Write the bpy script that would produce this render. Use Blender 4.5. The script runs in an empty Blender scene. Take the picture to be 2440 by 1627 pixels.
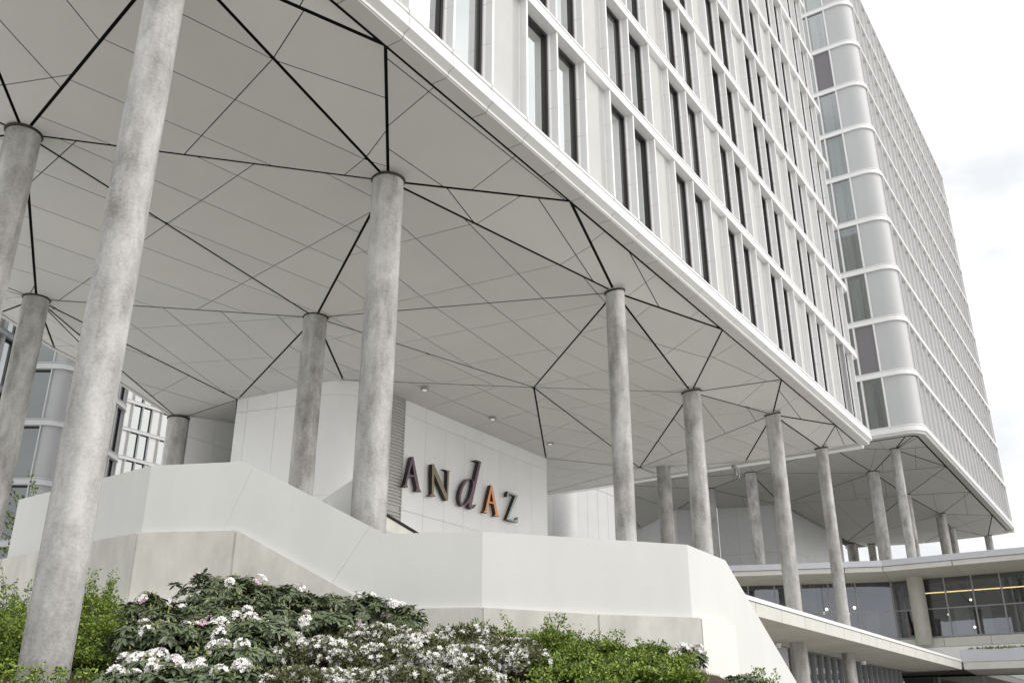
import bpy, bmesh, math, random
import numpy as np
from mathutils import Matrix, Vector
random.seed(7); rng = np.random.default_rng(7)
S = bpy.context.scene
COL = S.collection
PI = math.pi

# ------------------------------------------------------------------ camera
F, CX, CY = 2237.0, 1220.0, 813.5            # focal length / centre in photo pixels
PITCH, HEAD, EYE = math.radians(22.5), math.radians(34.03), 1.6
cam = bpy.data.cameras.new('camera'); camo = bpy.data.objects.new('camera', cam); COL.objects.link(camo)
cam.sensor_width = 36; cam.lens = F / 2440 * 36; cam.clip_start = 0.1; cam.clip_end = 3000
camo.location = (0, 0, EYE); camo.rotation_euler = (PI/2 + PITCH, 0, HEAD - PI/2)
S.camera = camo

# ------------------------------------------------------------------ world, sun, exposure
SUN_EL, SUN_AZ = math.radians(32), math.radians(-76)      # azimuth in the plan, from +x
world = bpy.data.worlds.new('World'); S.world = world; world.use_nodes = True
nt = world.node_tree; nt.nodes.clear()
def nn(t, tree=None): return (tree or nt).nodes.new(t)
out = nn('ShaderNodeOutputWorld'); bg = nn('ShaderNodeBackground'); sky = nn('ShaderNodeTexSky')
sky.sky_type = 'NISHITA'; sky.sun_disc = False; sky.sun_elevation = SUN_EL; sky.sun_rotation = PI/2 - SUN_AZ
sky.dust_density = 3.0
tc = nn('ShaderNodeTexCoord'); mp = nn('ShaderNodeMapping'); mp.inputs['Scale'].default_value = (1.0, 1.0, 2.2); mp.inputs['Location'].default_value = (.1, .35, -.35)
n1 = nn('ShaderNodeTexNoise'); n1.inputs['Scale'].default_value = 2.6; n1.inputs['Detail'].default_value = 5; n1.inputs['Roughness'].default_value = 0.55
rp = nn('ShaderNodeValToRGB'); rp.color_ramp.elements[0].position = 0.36; rp.color_ramp.elements[1].position = 0.56
rp.color_ramp.elements[0].color = (3.9, 3.95, 4.03, 1); rp.color_ramp.elements[1].color = (5.6, 5.6, 5.6, 1)
mx = nn('ShaderNodeMixRGB'); mx.inputs[0].default_value = 0.94
nt.links.new(tc.outputs['Generated'], mp.inputs[0]); nt.links.new(mp.outputs[0], n1.inputs['Vector'])
nt.links.new(n1.outputs['Fac'], rp.inputs[0]); nt.links.new(sky.outputs[0], mx.inputs[1]); nt.links.new(rp.outputs[0], mx.inputs[2])
nt.links.new(mx.outputs[0], bg.inputs[0]); bg.inputs[1].default_value = 0.1; nt.links.new(bg.outputs[0], out.inputs[0])
sun = bpy.data.lights.new('sun', 'SUN'); sun.energy = 0.75; sun.angle = math.radians(60); sun.color = (1, .97, .93)
suno = bpy.data.objects.new('sun', sun); COL.objects.link(suno)
sd = Vector((math.cos(SUN_EL)*math.cos(SUN_AZ), math.cos(SUN_EL)*math.sin(SUN_AZ), math.sin(SUN_EL)))
suno.rotation_euler = sd.to_track_quat('Z', 'Y').to_euler(); suno.location = (0, -20, 60)
vs = S.view_settings; vs.view_transform = 'Standard'; vs.look = 'None'; vs.gamma = 1; vs.use_curve_mapping = False
vs.exposure = 1.25

# ------------------------------------------------------------------ photo pixel -> place (x along the front, y into the building)
CP, SP, CH, SH = math.cos(PITCH), math.sin(PITCH), math.cos(HEAD), math.sin(HEAD)
def ray(u, v):
    a = (u-CX)/F; b = (CY-v)/F; y = CP-b*SP; z = SP+b*CP
    return Vector((SH*a + CH*y, -CH*a + SH*y, z))
def cam_xy(X, Y): return (SH*X + CH*Y, -CH*X + SH*Y)
def fwd(x, y): return CH*x + SH*y
def atZ(u, v, Z): d = ray(u, v); d = d*(Z/d.z); return Vector((d.x, d.y, Z+EYE))
def onY(u, v, y): d = ray(u, v); d = d*(y/d.y); return Vector((d.x, d.y, d.z+EYE))
def onX(u, v, x): d = ray(u, v); d = d*(x/d.x); return Vector((d.x, d.y, d.z+EYE))
def atF(u, v, Y): d = ray(u, v); d = d*(Y/fwd(d.x, d.y)); return Vector((d.x, d.y, d.z+EYE))
def onV(u, v, p, q):                         # vertical plane through p and q
    n = Vector((-(q.y-p.y), q.x-p.x, 0)); d = ray(u, v); t = (n.x*p.x+n.y*p.y)/(n.x*d.x+n.y*d.y)
    return Vector((d.x*t, d.y*t, d.z*t+EYE))
def pix(p):
    x = SH*p[0]-CH*p[1]; y = CH*p[0]+SH*p[1]; z = p[2]-EYE
    zc = y*CP+z*SP
    return (CX+F*x/zc, CY-F*(-y*SP+z*CP)/zc) if zc > .1 else (-9e3, -9e3)

# ------------------------------------------------------------------ materials
MATS = {}
def material(name, col, rough=.5, metal=0., var=.0, scale=3., bump=0., bscale=40., obj_var=0., stretch=(1,1,1), spec=.5):
    m = bpy.data.materials.new(name); m.use_nodes = True; t = m.node_tree; b = t.nodes['Principled BSDF']
    b.inputs['Roughness'].default_value = rough; b.inputs['Metallic'].default_value = metal
    b.inputs['Specular IOR Level'].default_value = spec
    L = t.links.new
    co = nn('ShaderNodeTexCoord', t); mp = nn('ShaderNodeMapping', t); mp.inputs['Scale'].default_value = stretch
    geo = nn('ShaderNodeNewGeometry', t); L(geo.outputs['Position'], mp.inputs[0])
    hsv = nn('ShaderNodeHueSaturation', t); hsv.inputs['Color'].default_value = (*col, 1)
    val = None
    if var:
        no = nn('ShaderNodeTexNoise', t); no.inputs['Scale'].default_value = scale; no.inputs['Detail'].default_value = 6; no.inputs['Roughness'].default_value = .6
        L(mp.outputs[0], no.inputs['Vector'])
        mr = nn('ShaderNodeMapRange', t); mr.inputs[1].default_value = .25; mr.inputs[2].default_value = .75
        mr.inputs[3].default_value = 1-var; mr.inputs[4].default_value = 1+var; L(no.outputs['Fac'], mr.inputs[0]); val = mr.outputs[0]
    if obj_var:
        oi = nn('ShaderNodeObjectInfo', t); mr2 = nn('ShaderNodeMapRange', t); mr2.inputs[3].default_value = 1-obj_var; mr2.inputs[4].default_value = 1+obj_var
        L(oi.outputs['Random'], mr2.inputs[0])
        if val is None: val = mr2.outputs[0]
        else:
            mu = nn('ShaderNodeMath', t); mu.operation = 'MULTIPLY'; L(val, mu.inputs[0]); L(mr2.outputs[0], mu.inputs[1]); val = mu.outputs[0]
    if val is not None: L(val, hsv.inputs['Value'])
    L(hsv.outputs[0], b.inputs['Base Color'])
    if bump:
        nb = nn('ShaderNodeTexNoise', t); nb.inputs['Scale'].default_value = bscale; nb.inputs['Detail'].default_value = 4
        L(geo.outputs['Position'], nb.inputs['Vector'])
        bp = nn('ShaderNodeBump', t); bp.inputs['Strength'].default_value = bump; bp.inputs['Distance'].default_value = .01
        L(nb.outputs['Fac'], bp.inputs['Height']); L(bp.outputs[0], b.inputs['Normal'])
    MATS[name] = m; return m
material('white_panel', (.79, .79, .785), .33, 0, .035, .9, obj_var=.02, stretch=(1,1,.35))
material('soffit_panel', (.575, .572, .545), .75, 0, .03, .6, .25, 160, obj_var=.02)
material('black_gap', (.006, .006, .006), .9)
material('core', (.03, .03, .03), .9)
material('court_white_shaded', (.52, .525, .53), .4, 0, .04, 1)  # white panel darkened: the shade on the court buildings is in the colour
material('frame', (.018, .015, .016), .45)
material('louvre', (.80, .80, .79), .4, 0, .03, 2)
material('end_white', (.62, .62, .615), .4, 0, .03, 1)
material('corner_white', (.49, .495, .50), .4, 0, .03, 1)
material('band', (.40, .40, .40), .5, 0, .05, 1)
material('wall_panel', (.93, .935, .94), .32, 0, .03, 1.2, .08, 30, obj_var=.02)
material('wall_panel_shaded', (.60, .605, .61), .4, 0, .04, 1.2)  # dimmer copy of the wall panel, shade of the rear walls painted in
material('wall_louvre', (.55, .54, .52), .5)
material('stair_white', (.655, .66, .635), .7, 0, .05, 1.1, .12, 25, stretch=(1, 1, .35))
material('plinth_pale', (.74, .735, .70), .85, 0, .05, 1.3, .2, 60)
material('plinth', (.60, .588, .54), .85, 0, .20, 2.2, .3, 60, obj_var=.03, stretch=(1, 1, .45))
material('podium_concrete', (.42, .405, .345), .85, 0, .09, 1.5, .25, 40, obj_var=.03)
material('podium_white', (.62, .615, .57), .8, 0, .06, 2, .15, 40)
material('flashing', (.55, .56, .60), .4, .3, .03, 2)
material('white_flashing', (.85, .85, .84), .4)
material('mullion', (.30, .30, .30), .4, .3)
material('room', (.045, .042, .045), .9)
material('curtain', (.55, .58, .55), .9)
material('blind', (.20, .19, .20), .9)
material('paving', (.50, .49, .47), .9, 0, .08, .8, .2, 20, obj_var=.04)
material('gravel', (.22, .22, .20), .95, 0, .2, 6)
material('terrace', (.82, .81, .78), .8, 0, .06, .5)
material('asphalt', (.16, .16, .16), .95, 0, .1, 1)
material('soil', (.055, .035, .022), 1, 0, .35, 8, .6, 60)
material('rhodo_leaf', (.130, .165, .085), .32, 0, .5, 9, spec=.8)
material('rhodo_bud', (.30, .32, .10), .6)
material('stem', (.09, .05, .03), .9)
material('petal', (.94, .915, .90), .7, 0, .06, 30)
material('petal_pink', (.78, .55, .66), .7)
material('petal_white', (.95, .94, .91), .7, 0, .06, 30)
material('azalea_leaf', (.118, .130, .048), .6, 0, .45, 12)
material('green_leaf', (.095, .160, .020), .42, 0, .6, 7)
material('green_leaf_light', (.24, .33, .042), .5, 0, .35, 9)
material('moss', (.13, .15, .030), .9, 0, .4, 9)
material('grass', (.17, .20, .035), .8, 0, .4, 12)
material('letter_side', (.05, .045, .045), .35, .7)
material('letter_plum', (.20, .135, .165), .4, .5)
material('letter_gold', (.30, .26, .185), .4, .5)
material('letter_copper', (.85, .38, .17), .42, .45)
material('letter_mint', (.40, .46, .41), .4, .5)
material('dark_metal', (.035, .030, .028), .5, .5)

def concrete(name, c0, c1):
    m = bpy.data.materials.new(name); m.use_nodes = True; t = m.node_tree; b = t.nodes['Principled BSDF']; L = t.links.new
    geo = nn('ShaderNodeNewGeometry', t)
    def noise(sc, scale, det=6, ro=.6):
        mp = nn('ShaderNodeMapping', t); mp.inputs['Scale'].default_value = sc; L(geo.outputs['Position'], mp.inputs[0])
        no = nn('ShaderNodeTexNoise', t); no.inputs['Scale'].default_value = scale; no.inputs['Detail'].default_value = det; no.inputs['Roughness'].default_value = ro
        L(mp.outputs[0], no.inputs['Vector']); return no.outputs['Fac']
    a = noise((1, 1, .5), 2.2, 9, .66); s = noise((1, 1, .10), 3.4, 4, .5); f = noise((1, 1, 1.2), 22, 5, .7)
    def math_(op, x, y):
        n = nn('ShaderNodeMath', t); n.operation = op
        for i, q in enumerate((x, y)):
            if isinstance(q, float): n.inputs[i].default_value = q
            else: L(q, n.inputs[i])
        return n.outputs[0]
    mixv = math_('ADD', math_('MULTIPLY', a, .50), math_('ADD', math_('MULTIPLY', s, .30), math_('MULTIPLY', f, .20)))
    r = nn('ShaderNodeValToRGB', t); e = r.color_ramp.elements
    e[0].position = .38; e[0].color = (*c0, 1); e[1].position = .61; e[1].color = (*c1, 1)
    L(mixv, r.inputs[0]); L(r.outputs[0], b.inputs['Base Color']); b.inputs['Roughness'].default_value = .62
    bp = nn('ShaderNodeBump', t); bp.inputs['Strength'].default_value = .18; bp.inputs['Distance'].default_value = .01
    L(f, bp.inputs['Height']); L(bp.outputs[0], b.inputs['Normal']); MATS[name] = m
concrete('column_concrete', (.20, .19, .175), (.57, .565, .55))
concrete('podium_column', (.36, .35, .31), (.46, .45, .40))

def glass(name, tint, refl, dark, clear=0.):
    m = bpy.data.materials.new(name); m.use_nodes = True; t = m.node_tree; t.nodes.clear(); L = t.links.new
    o = nn('ShaderNodeOutputMaterial', t); mix = nn('ShaderNodeMixShader', t)
    g = nn('ShaderNodeBsdfGlossy', t); g.inputs['Color'].default_value = (*tint, 1); g.inputs['Roughness'].default_value = .008
    lw = nn('ShaderNodeLayerWeight', t); lw.inputs[0].default_value = .45
    mr = nn('ShaderNodeMapRange', t); mr.inputs[3].default_value = refl; mr.inputs[4].default_value = 1.0
    L(lw.outputs['Facing'], mr.inputs[0]); L(mr.outputs[0], mix.inputs[0])
    if clear:
        d = nn('ShaderNodeBsdfTransparent', t); d.inputs['Color'].default_value = (clear, clear*1.02, clear*.99, 1)
    else:
        d = nn('ShaderNodeBsdfDiffuse', t); d.inputs['Color'].default_value = (*dark, 1)
    geo = nn('ShaderNodeNewGeometry', t); no = nn('ShaderNodeTexNoise', t); no.inputs['Scale'].default_value = .9; L(geo.outputs['Position'], no.inputs['Vector'])
    bp = nn('ShaderNodeBump', t); bp.inputs['Strength'].default_value = .02; bp.inputs['Distance'].default_value = .02; L(no.outputs['Fac'], bp.inputs['Height']); L(bp.outputs[0], g.inputs['Normal'])
    L(d.outputs[0], mix.inputs[1]); L(g.outputs[0], mix.inputs[2]); L(mix.outputs[0], o.inputs[0]); MATS[name] = m
glass('court_pane', (.86, .89, .88), .06, (.05, .06, .06))
glass('pane', (.95, .97, .96), .34, (.05, .06, .06))
glass('pane_blind', (.95, .97, .96), .30, (.30, .31, .31))
glass('pane_curtain', (.95, .97, .96), .34, (.14, .145, .14))
glass('clear_pane', (.8, .83, .84), .12, (0, 0, 0), .82)
glass('podium_pane', (.78, .80, .88), .16, (0, 0, 0), .62)
def emit(name, col, s):
    m = bpy.data.materials.new(name); m.use_nodes = True; b = m.node_tree.nodes['Principled BSDF']
    b.inputs['Emission Color'].default_value = (*col, 1); b.inputs['Emission Strength'].default_value = s; b.inputs['Base Color'].default_value = (*col, 1); MATS[name] = m
emit('lamp_warm', (1, .72, .30), 1.6); emit('lamp_white', (1, .93, .82), 2.5); emit('downlight_lens', (1, .98, .95), .12)

# ------------------------------------------------------------------ mesh helpers
class MB:
    def __init__(s): s.v = []; s.f = []; s.mi = []
    def add(s, vs_, fs_, mi=0):
        o = len(s.v); s.v += [tuple(p) for p in vs_]; s.f += [tuple(i+o for i in q) for q in fs_]; s.mi += [mi]*len(fs_); return s
    def box(s, x0, x1, y0, y1, z0, z1, mi=0):
        return s.add([(x0,y0,z0),(x1,y0,z0),(x1,y1,z0),(x0,y1,z0),(x0,y0,z1),(x1,y0,z1),(x1,y1,z1),(x0,y1,z1)],
                     [(0,3,2,1),(4,5,6,7),(0,1,5,4),(1,2,6,5),(2,3,7,6),(3,0,4,7)], mi)
    def prism(s, poly, off, mi=0):             # polygon of 3-D points swept by vector off
        n = len(poly); p = [Vector(q) for q in poly]; o = Vector(off)
        nrm = Vector((0,0,0))
        for i in range(n): nrm += p[i].cross(p[(i+1) % n])
        if nrm.dot(o) > 0: p.reverse()
        return s.add(p+[q+o for q in p], [tuple(range(n)), tuple(range(2*n-1, n-1, -1))]+[(i, i+n, (i+1) % n+n, (i+1) % n) for i in range(n)], mi)
    def sweep(s, prof, path, closed=True, mi=0):  # prof: (inward offset, z); path: (x, y, nx, ny) with n pointing inward
        m = len(prof); vs_ = []; fs_ = []
        for (x, y, nx, ny) in path:
            for (o, z) in prof: vs_.append((x+nx*o, y+ny*o, z))
        for i in range(len(path)-1):
            for j in range(m if closed else m-1):
                a = i*m+j; b = i*m+(j+1) % m; fs_.append((a, b, b+m, a+m))
        if closed: fs_ += [tuple(range(m-1, -1, -1)), tuple((len(path)-1)*m+j for j in range(m))]
        return s.add(vs_, fs_, mi)
    def cyl(s, x, y, z0, z1, r0, r1=None, n=40, mi=0, caps=True):
        r1 = r0 if r1 is None else r1
        vs_ = [(x+r0*math.cos(2*PI*i/n), y+r0*math.sin(2*PI*i/n), z0) for i in range(n)]+[(x+r1*math.cos(2*PI*i/n), y+r1*math.sin(2*PI*i/n), z1) for i in range(n)]
        fs_ = [(i, (i+1) % n, (i+1) % n+n, i+n) for i in range(n)]
        if caps: fs_ += [tuple(range(n-1, -1, -1)), tuple(range(n, 2*n))]
        return s.add(vs_, fs_, mi)
    def tube(s, a, b, r0, r1=None, n=6, mi=0):
        a = Vector(a); b = Vector(b); d = (b-a).normalized(); r1 = r0 if r1 is None else r1
        q = d.orthogonal().normalized(); w = d.cross(q)
        vs_ = [a+(q*math.cos(2*PI*i/n)+w*math.sin(2*PI*i/n))*r0 for i in range(n)]+[b+(q*math.cos(2*PI*i/n)+w*math.sin(2*PI*i/n))*r1 for i in range(n)]
        return s.add(vs_, [(i, (i+1) % n, (i+1) % n+n, i+n) for i in range(n)]+[tuple(range(n-1, -1, -1)), tuple(range(n, 2*n))], mi)
    def mesh(s, name, mats, smooth=False):
        me = bpy.data.meshes.new(name); me.from_pydata(s.v, [], s.f)
        for m in ([mats] if isinstance(mats, str) else mats): me.materials.append(MATS[m])
        if any(s.mi): me.polygons.foreach_set('material_index', s.mi)
        if smooth:
            me.polygons.foreach_set('use_smooth', [True]*len(s.f))
            me.set_sharp_from_angle(angle=math.radians(40))
        me.update(); return me
def put(name, me, parent=None, M=None):
    o = bpy.data.objects.new(name, me); COL.objects.link(o)
    if parent is not None:
        o.parent = parent
        b = parent.get('_base')
        B = Matrix.Translation((-b[0], -b[1], -b[2])) if b is not None else Matrix()
        o.matrix_basis = B @ (M if M is not None else Matrix())
    elif M is not None: o.matrix_basis = M
    return o
def sub(name, me, part):                       # a sub-part that shares its part's frame
    o = bpy.data.objects.new(name, me); COL.objects.link(o); o.parent = part; return o
def thing(name, base, label, cat, group=None):
    o = bpy.data.objects.new(name, None); COL.objects.link(o); o.location = base; o['_base'] = list(base)
    o.empty_display_size = .3; o['label'] = label; o['category'] = cat
    if group: o['group'] = group
    return o
def tag(o, label, cat, group=None):
    o['label'] = label; o['category'] = cat
    if group: o['group'] = group
    return o
def structure(o): o['kind'] = 'structure'; return o
def stuff(o): o['kind'] = 'stuff'; return o
def frame2(p, q):                              # local x from p to q, local y inward (left of it), z up
    d = Vector((q[0]-p[0], q[1]-p[1], 0)); L = d.length; d /= L
    return Matrix(((d.x, -d.y, 0, p[0]), (d.y, d.x, 0, p[1]), (0, 0, 1, 0), (0, 0, 0, 1))), L

# ------------------------------------------------------------------ ground
me = MB().add([(-1500,-1500,0),(1500,-1500,0),(1500,1500,0),(-1500,1500,0)], [(0,1,2,3)]).mesh('ground', 'paving')
structure(put('ground', me))
def bed_z(x, y):
    Y = fwd(x, y); X = SH*x-CH*y
    if Y < 3: z = -1.58
    elif Y < 9.5: t = (Y-3)/6.5; z = -1.58+1.58*t*t*(3-2*t)
    elif Y < 11.4: z = .30*(Y-9.5)
    else: z = .57+.125*(Y-11.4)
    if X > 2.3: z -= (X-2.3)*.5
    if X > 4.0: z -= (X-4.0)*2.5
    return max(-1.58, z)+EYE
nb = 60; vs_ = []; fs_ = []
for j in range(nb+1):
    for i in range(nb+1):
        X = -16+24*i/nb; Y = 2.5+13.2*j/nb
        x, y = cam_xy(X, Y); vs_.append((x, y, bed_z(x, y)+.05*math.sin(3.1*X)*math.sin(2.3*Y)))
for j in range(nb):
    for i in range(nb):
        a = j*(nb+1)+i; fs_.append((a, a+1, a+nb+2, a+nb+1))
bed = structure(put('planting_bed', MB().add(vs_, fs_).mesh('planting_bed', ['soil'], True)))

# ------------------------------------------------------------------ facade kit (shared meshes)
BAY = 1.335
H1, FH = 11.6+EYE, 3.36
LEDGE = [(0.0, .0), (.01, .012), (.035, .30), (.075, .315), (.075, .345), (.03, .35), (.03, .40), (.40, .42), (.40, 0.0)]
def ledge_mesh(w, name='ledge_panel', prof=LEDGE, mat='white_panel', g=.006):
    return MB().sweep(prof, [(g, 0, 0, 1), (w-g, 0, 0, 1)]).mesh(name, mat)
FIN = [(-.035,.03),(.035,.03),(.042,.20),(.075,.235),(.075,.38),(-.075,.38),(-.075,.235),(-.042,.20)]
def fin_mesh(h, name='fin', mat='white_panel'):
    b = MB(); n = 3; g = .006
    for k in range(n):
        z0 = h*k/n+(g if k else 0); z1 = h*(k+1)/n-(g if k < n-1 else 0)
        b.prism([(x, y, z0) for x, y in FIN], (0, 0, z1-z0))
    b.box(-.03, .03, .06, .36, .001, h-.001)
    return b.mesh(name, mat)
def window_mesh(w, h):
    b = MB(); t = .065
    b.box(0, t, .27, .40, 0, h).box(w-t, w, .27, .40, 0, h).box(t, w-t, .27, .40, 0, t).box(t, w-t, .27, .40, h-t-.03, h)
    b.box(t, t+.03, .30, .39, t, h-t).box(w-t-.03, w-t, .30, .39, t, h-t)
    return b.mesh('window', 'frame')
def pane_mesh(w, h, mat='pane'):
    return MB().box(.09, w-.09, .345, .36, .06, h-.09).mesh('pane', mat)
def louvre_mesh(w, h, pitch=.055):
    b = MB(); b.box(0, w*.80, .225, .27, 0, h); b.box(w*.80, w, .262, .27, 0, h, 1); b.box(0, w*.80, .222, .224, 0, .01)
    n = int(h/pitch)
    for k in range(n):
        z = (k+.5)*h/n
        b.add([(0,.225,z-.018),(w*.8,.225,z-.018),(w*.8,.20,z+.004),(0,.20,z+.004),(w*.8,.225,z+.016),(0,.225,z+.016)], [(0,3,2,1),(3,5,4,2),(0,5,3),(1,2,4)])
        b.box(w*.8, w, .205, .262, z-.009, z+.009)
    return b.mesh('louvre_panel', ['louvre', 'frame'])
OPEN_H = FH-.42
KIT = {}
LPC = None
def kit_court(h):
    k = ('c', round(h, 3))
    if k not in KIT: KIT[k] = dict(fin=fin_mesh(h, mat='court_white_shaded'), win=window_mesh(BAY-.15, h), pane=pane_mesh(BAY-.15, h, 'court_pane'), lou=louvre_mesh(BAY-.15, h))
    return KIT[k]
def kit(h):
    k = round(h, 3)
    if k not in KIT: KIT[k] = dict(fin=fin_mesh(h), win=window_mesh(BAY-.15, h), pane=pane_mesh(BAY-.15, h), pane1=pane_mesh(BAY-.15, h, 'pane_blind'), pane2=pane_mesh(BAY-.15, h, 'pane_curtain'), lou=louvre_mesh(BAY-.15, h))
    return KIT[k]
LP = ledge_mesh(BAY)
LPC = ledge_mesh(BAY, mat='court_white_shaded')
def seen(M, x, z, m=260):
    u, v = pix(M @ Vector((x, 0, z))); return -m-500 < u < 2440+m+200 and -m < v < 1627+m
def facade(root, M, i0, i1, levels, pattern, kinds=('W','W','L'), ledge=True, fins=True, filt=True, court=False):
    """levels: list of (ledge z, opening height above it); bays i0..i1 from local x = i*BAY"""
    for k, (L, h) in enumerate(levels):
        K = (kit_court(h) if court else kit(h)) if h else None
        for i in range(i0, i1):
            x = i*BAY
            if filt and not (seen(M, x, L) or seen(M, x+BAY, L+3.5) or seen(M, x+BAY, L)): continue
            T = M @ Matrix.Translation((x, 0, L))
            if ledge: put('ledge_panel', LPC if court else LP, root, T)
            if not h: continue
            Z = Matrix.Translation((0, 0, .42))
            if fins: put('fin', K['fin'], root, T @ Z)
            kind = kinds[(i-pattern) % len(kinds)]
            W = T @ Z @ Matrix.Translation((.075, 0, 0))
            if kind == 'W':
                w = put('window', K['win'], root, W); r_ = random.random(); sub('pane', K.get('pane1' if r_ < .16 else 'pane2' if r_ < .5 else 'pane', K['pane']), w)
            else: put('louvre_panel', K['lou'], root, W)
        if h and fins and (not filt or seen(M, i1*BAY, L+2)):
            put('fin', K['fin'], root, M @ Matrix.Translation((i1*BAY, 0, L+.42)))

# ------------------------------------------------------------------ near tower on columns
tower = thing('tower_building', (24, 18, 3.5), 'white office and hotel tower raised on round concrete columns over a folded grey soffit', 'building')
X0 = 14.36-9*BAY; Y1 = 9.25; XE = X0+28*BAY       # bays from x = 2.35; last fin at 39.7 + one
M1 = Matrix.Translation((X0, Y1, 0))
z0 = 11.95+EYE
lv = [(z0, 15.65+EYE-z0-.42)]+[(15.65+EYE+FH*k, OPEN_H) for k in range(0, 8)]+[(15.65+EYE+FH*8, 0)]
nb1 = 29
# the bottom ledge has its own deeper profile
BASE = [(.0, 0), (.012, .03), (.05, .31), (.09, .325), (.09, .355), (.045, .36), (.045, .42), (.42, .44), (.42, -.145), (.172, -.150), (.150, -.150), (.148, -.088), (.16, -.084), (.006, -.008)]
BP = ledge_mesh(BAY, 'base_ledge_panel', BASE, g=.010)
for i in range(2, nb1+1): put('base_ledge_panel', BP, tower, M1 @ Matrix.Translation((i*BAY, 0, z0)))
FP = MB().box(.012, BAY-.012, .176, .535, -.185, -.152).mesh('soffit_fascia_panel', 'soffit_panel')
for i in range(2, nb1+1): put('soffit_fascia_panel', FP, tower, M1 @ Matrix.Translation((i*BAY, 0, z0)))
facade(tower, M1, 2, nb1-1, [lv[0]], 0, ledge=False)
facade(tower, M1, 2, nb1, lv[1:], 0)
facade(tower, M1, nb1-1, nb1, [lv[0]], 0, ledge=False)
X1 = X0+nb1*BAY
core = MB().box(X0+2*BAY+.05, X1+.1, Y1+.405, 27, z0+.12, lv[-1][0]).mesh('core_wall', 'core')
put('core_wall', core, tower)
EW = MB().box(X1+.11, X1+.55, Y1+.25, 27, z0+.02, lv[-1][0]+.3).mesh('end_wall', 'white_panel')
put('end_wall', EW, tower)
LE = MB().sweep(LEDGE, [(0, 0, 0, 1), (.80, 0, 0, 1)]).mesh('ledge_end', 'white_panel')
for L, h in lv[1:]: put('ledge_end', LE, tower, Matrix.Translation((X1+.003, Y1, L)))

# --- folded soffit: nodes from the photograph, heights near 11.4 m above the eye
ND = {}
def node(n, u, v, Z): ND[n] = atZ(u, v, Z)
for n, u, v in [('E1',919,109),('E2',1358,480),('E3',1716,787),('E4',1857,905),('E5',1987,1013),('E6',2042,1058)]: node(n, u, v, 11.76)
for n, u, v, Z in [('A',413,-112,11.2),('A2',57,320,10.95),('B',925,432,10.97),('C',1465,697,11.17),('D',1647,935,11.0),('E',1841,988,11.17),('F',1957,1069,11.2),
                   ('G',752,757,10.85),('H',1272,923,11.5),('A3',87,713,10.75),('J',566,952,10.9),('I',425,998,10.3),('K1',589,943,10.95),('K2',818,905,11.17),
                   ('K2b',834,908,11.2),('K3',1301,1092,11.2),('L',1524,1114,11.7),('M',1776,1099,11.7),('Q1',130,829,11.1),('Q2',275,902,10.8),('Q0',0,745,11.2),('K4',560,1024,10.75)]: node(n, u, v, Z)
zc_ = 11.76+EYE
ye = ND['E1'].y
ND['W1'] = Vector((4.4, ye, zc_)); ND['W0'] = Vector((5.3, ye, zc_))
p = ND['A2']; d = atZ(0, 151, 11.3)-p; ND['W2'] = p+d*((4.4-p.x)/d.x); ND['W2'].z = 11.4+EYE
d = atZ(0, 326, 11.2)-p; ND['W3'] = Vector((4.4, p.y+.9, 11.4+EYE))
ND['W4'] = Vector((4.4, 24.0, 11.2+EYE)); ND['Q00'] = Vector((8.0, 25.6, 11.3+EYE)); ND['W5'] = Vector((4.4, 26.0, 11.3+EYE))
for k_ in ('E1','E2','E3','E4','E5','E6'): ND[k_].y = 9.80
ye = 9.80; ND['W1'].y = ND['W0'].y = 9.80
xe_ = ND['E6'].x
ND['F2'] = Vector((ND['E6'].x, ND['F'].y+.6, 11.72+EYE))
ND['X1'] = Vector((27, 27, 11.3+EYE)); ND['X2'] = Vector((xe_, 28, 11.6+EYE)); ND['X3'] = Vector((33, 30, 11.4+EYE)); ND['N1'] = Vector((xe_, ND['M'].y, 11.72+EYE)); ND['N2'] = Vector((xe_, 19.4, 11.72+EYE))
TRI = [('A','E1','B',-14.5),('E1','E2','B',-1),('E2','C','B',10),('E2','E3','C',11),('E3','D','C',-11),('E3','E4','D',-8),('E4','E','D',-20),('E4','E5','E',5),('E5','F','E',-12),('E5','E6','F',8),
       ('A','B','A2',-14.5),('A2','B','G',-8.5),('B','C','G',10.4),('C','H','G',10.4),('C','D','H',-11),('D','L','H',-11),('D','E','L',12),('E','M','L',-6),('E','F','M',-6),('E6','F2','F',8),('F','F2','M',-6),
       ('A2','G','A3',-8.5),('A3','G','J',25.5),('G','K2','J',20),('G','H','K2',5),('H','K3','K2',0),('H','L','K3',-14),
       ('A3','J','I',5),('A3','I','Q2',5),('A3','Q2','Q1',0),('A3','Q1','Q0',0),('J','K4','I',0),('W0','E1','A',-14),('W1','W0','A',-14),('A','A2','W2',20),('W1','A','W2',20),('A2','W3','W2',8),('A2','A3','W4',-20),('A2','W4','W3',-20),('A3','Q0','Q00',0),('A3','Q00','W4',0),('W4','Q00','W5',0),
       ('J','K2','X1',20),('K2','K3','X1',0),('K4','J','X1',0),('K3','L','X2',-14),('K3','X2','X3',8),('F2','N1','M',-6),('M','N1','L',5),('N1','N2','L',5),('L','N2','X2',5)]
def clip(poly, a, b, c):                        # keep a*x+b*y <= c
    o = []
    for i in range(len(poly)):
        p, q = poly[i], poly[(i+1) % len(poly)]; dp = a*p[0]+b*p[1]-c; dq = a*q[0]+b*q[1]-c
        if dp <= 0: o.append(p)
        if dp*dq < 0: t = dp/(dp-dq); o.append((p[0]+t*(q[0]-p[0]), p[1]+t*(q[1]-p[1])))
    return o
def area(poly): return .5*abs(sum(poly[i][0]*poly[(i+1) % len(poly)][1]-poly[(i+1) % len(poly)][0]*poly[i][1] for i in range(len(poly))))
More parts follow.
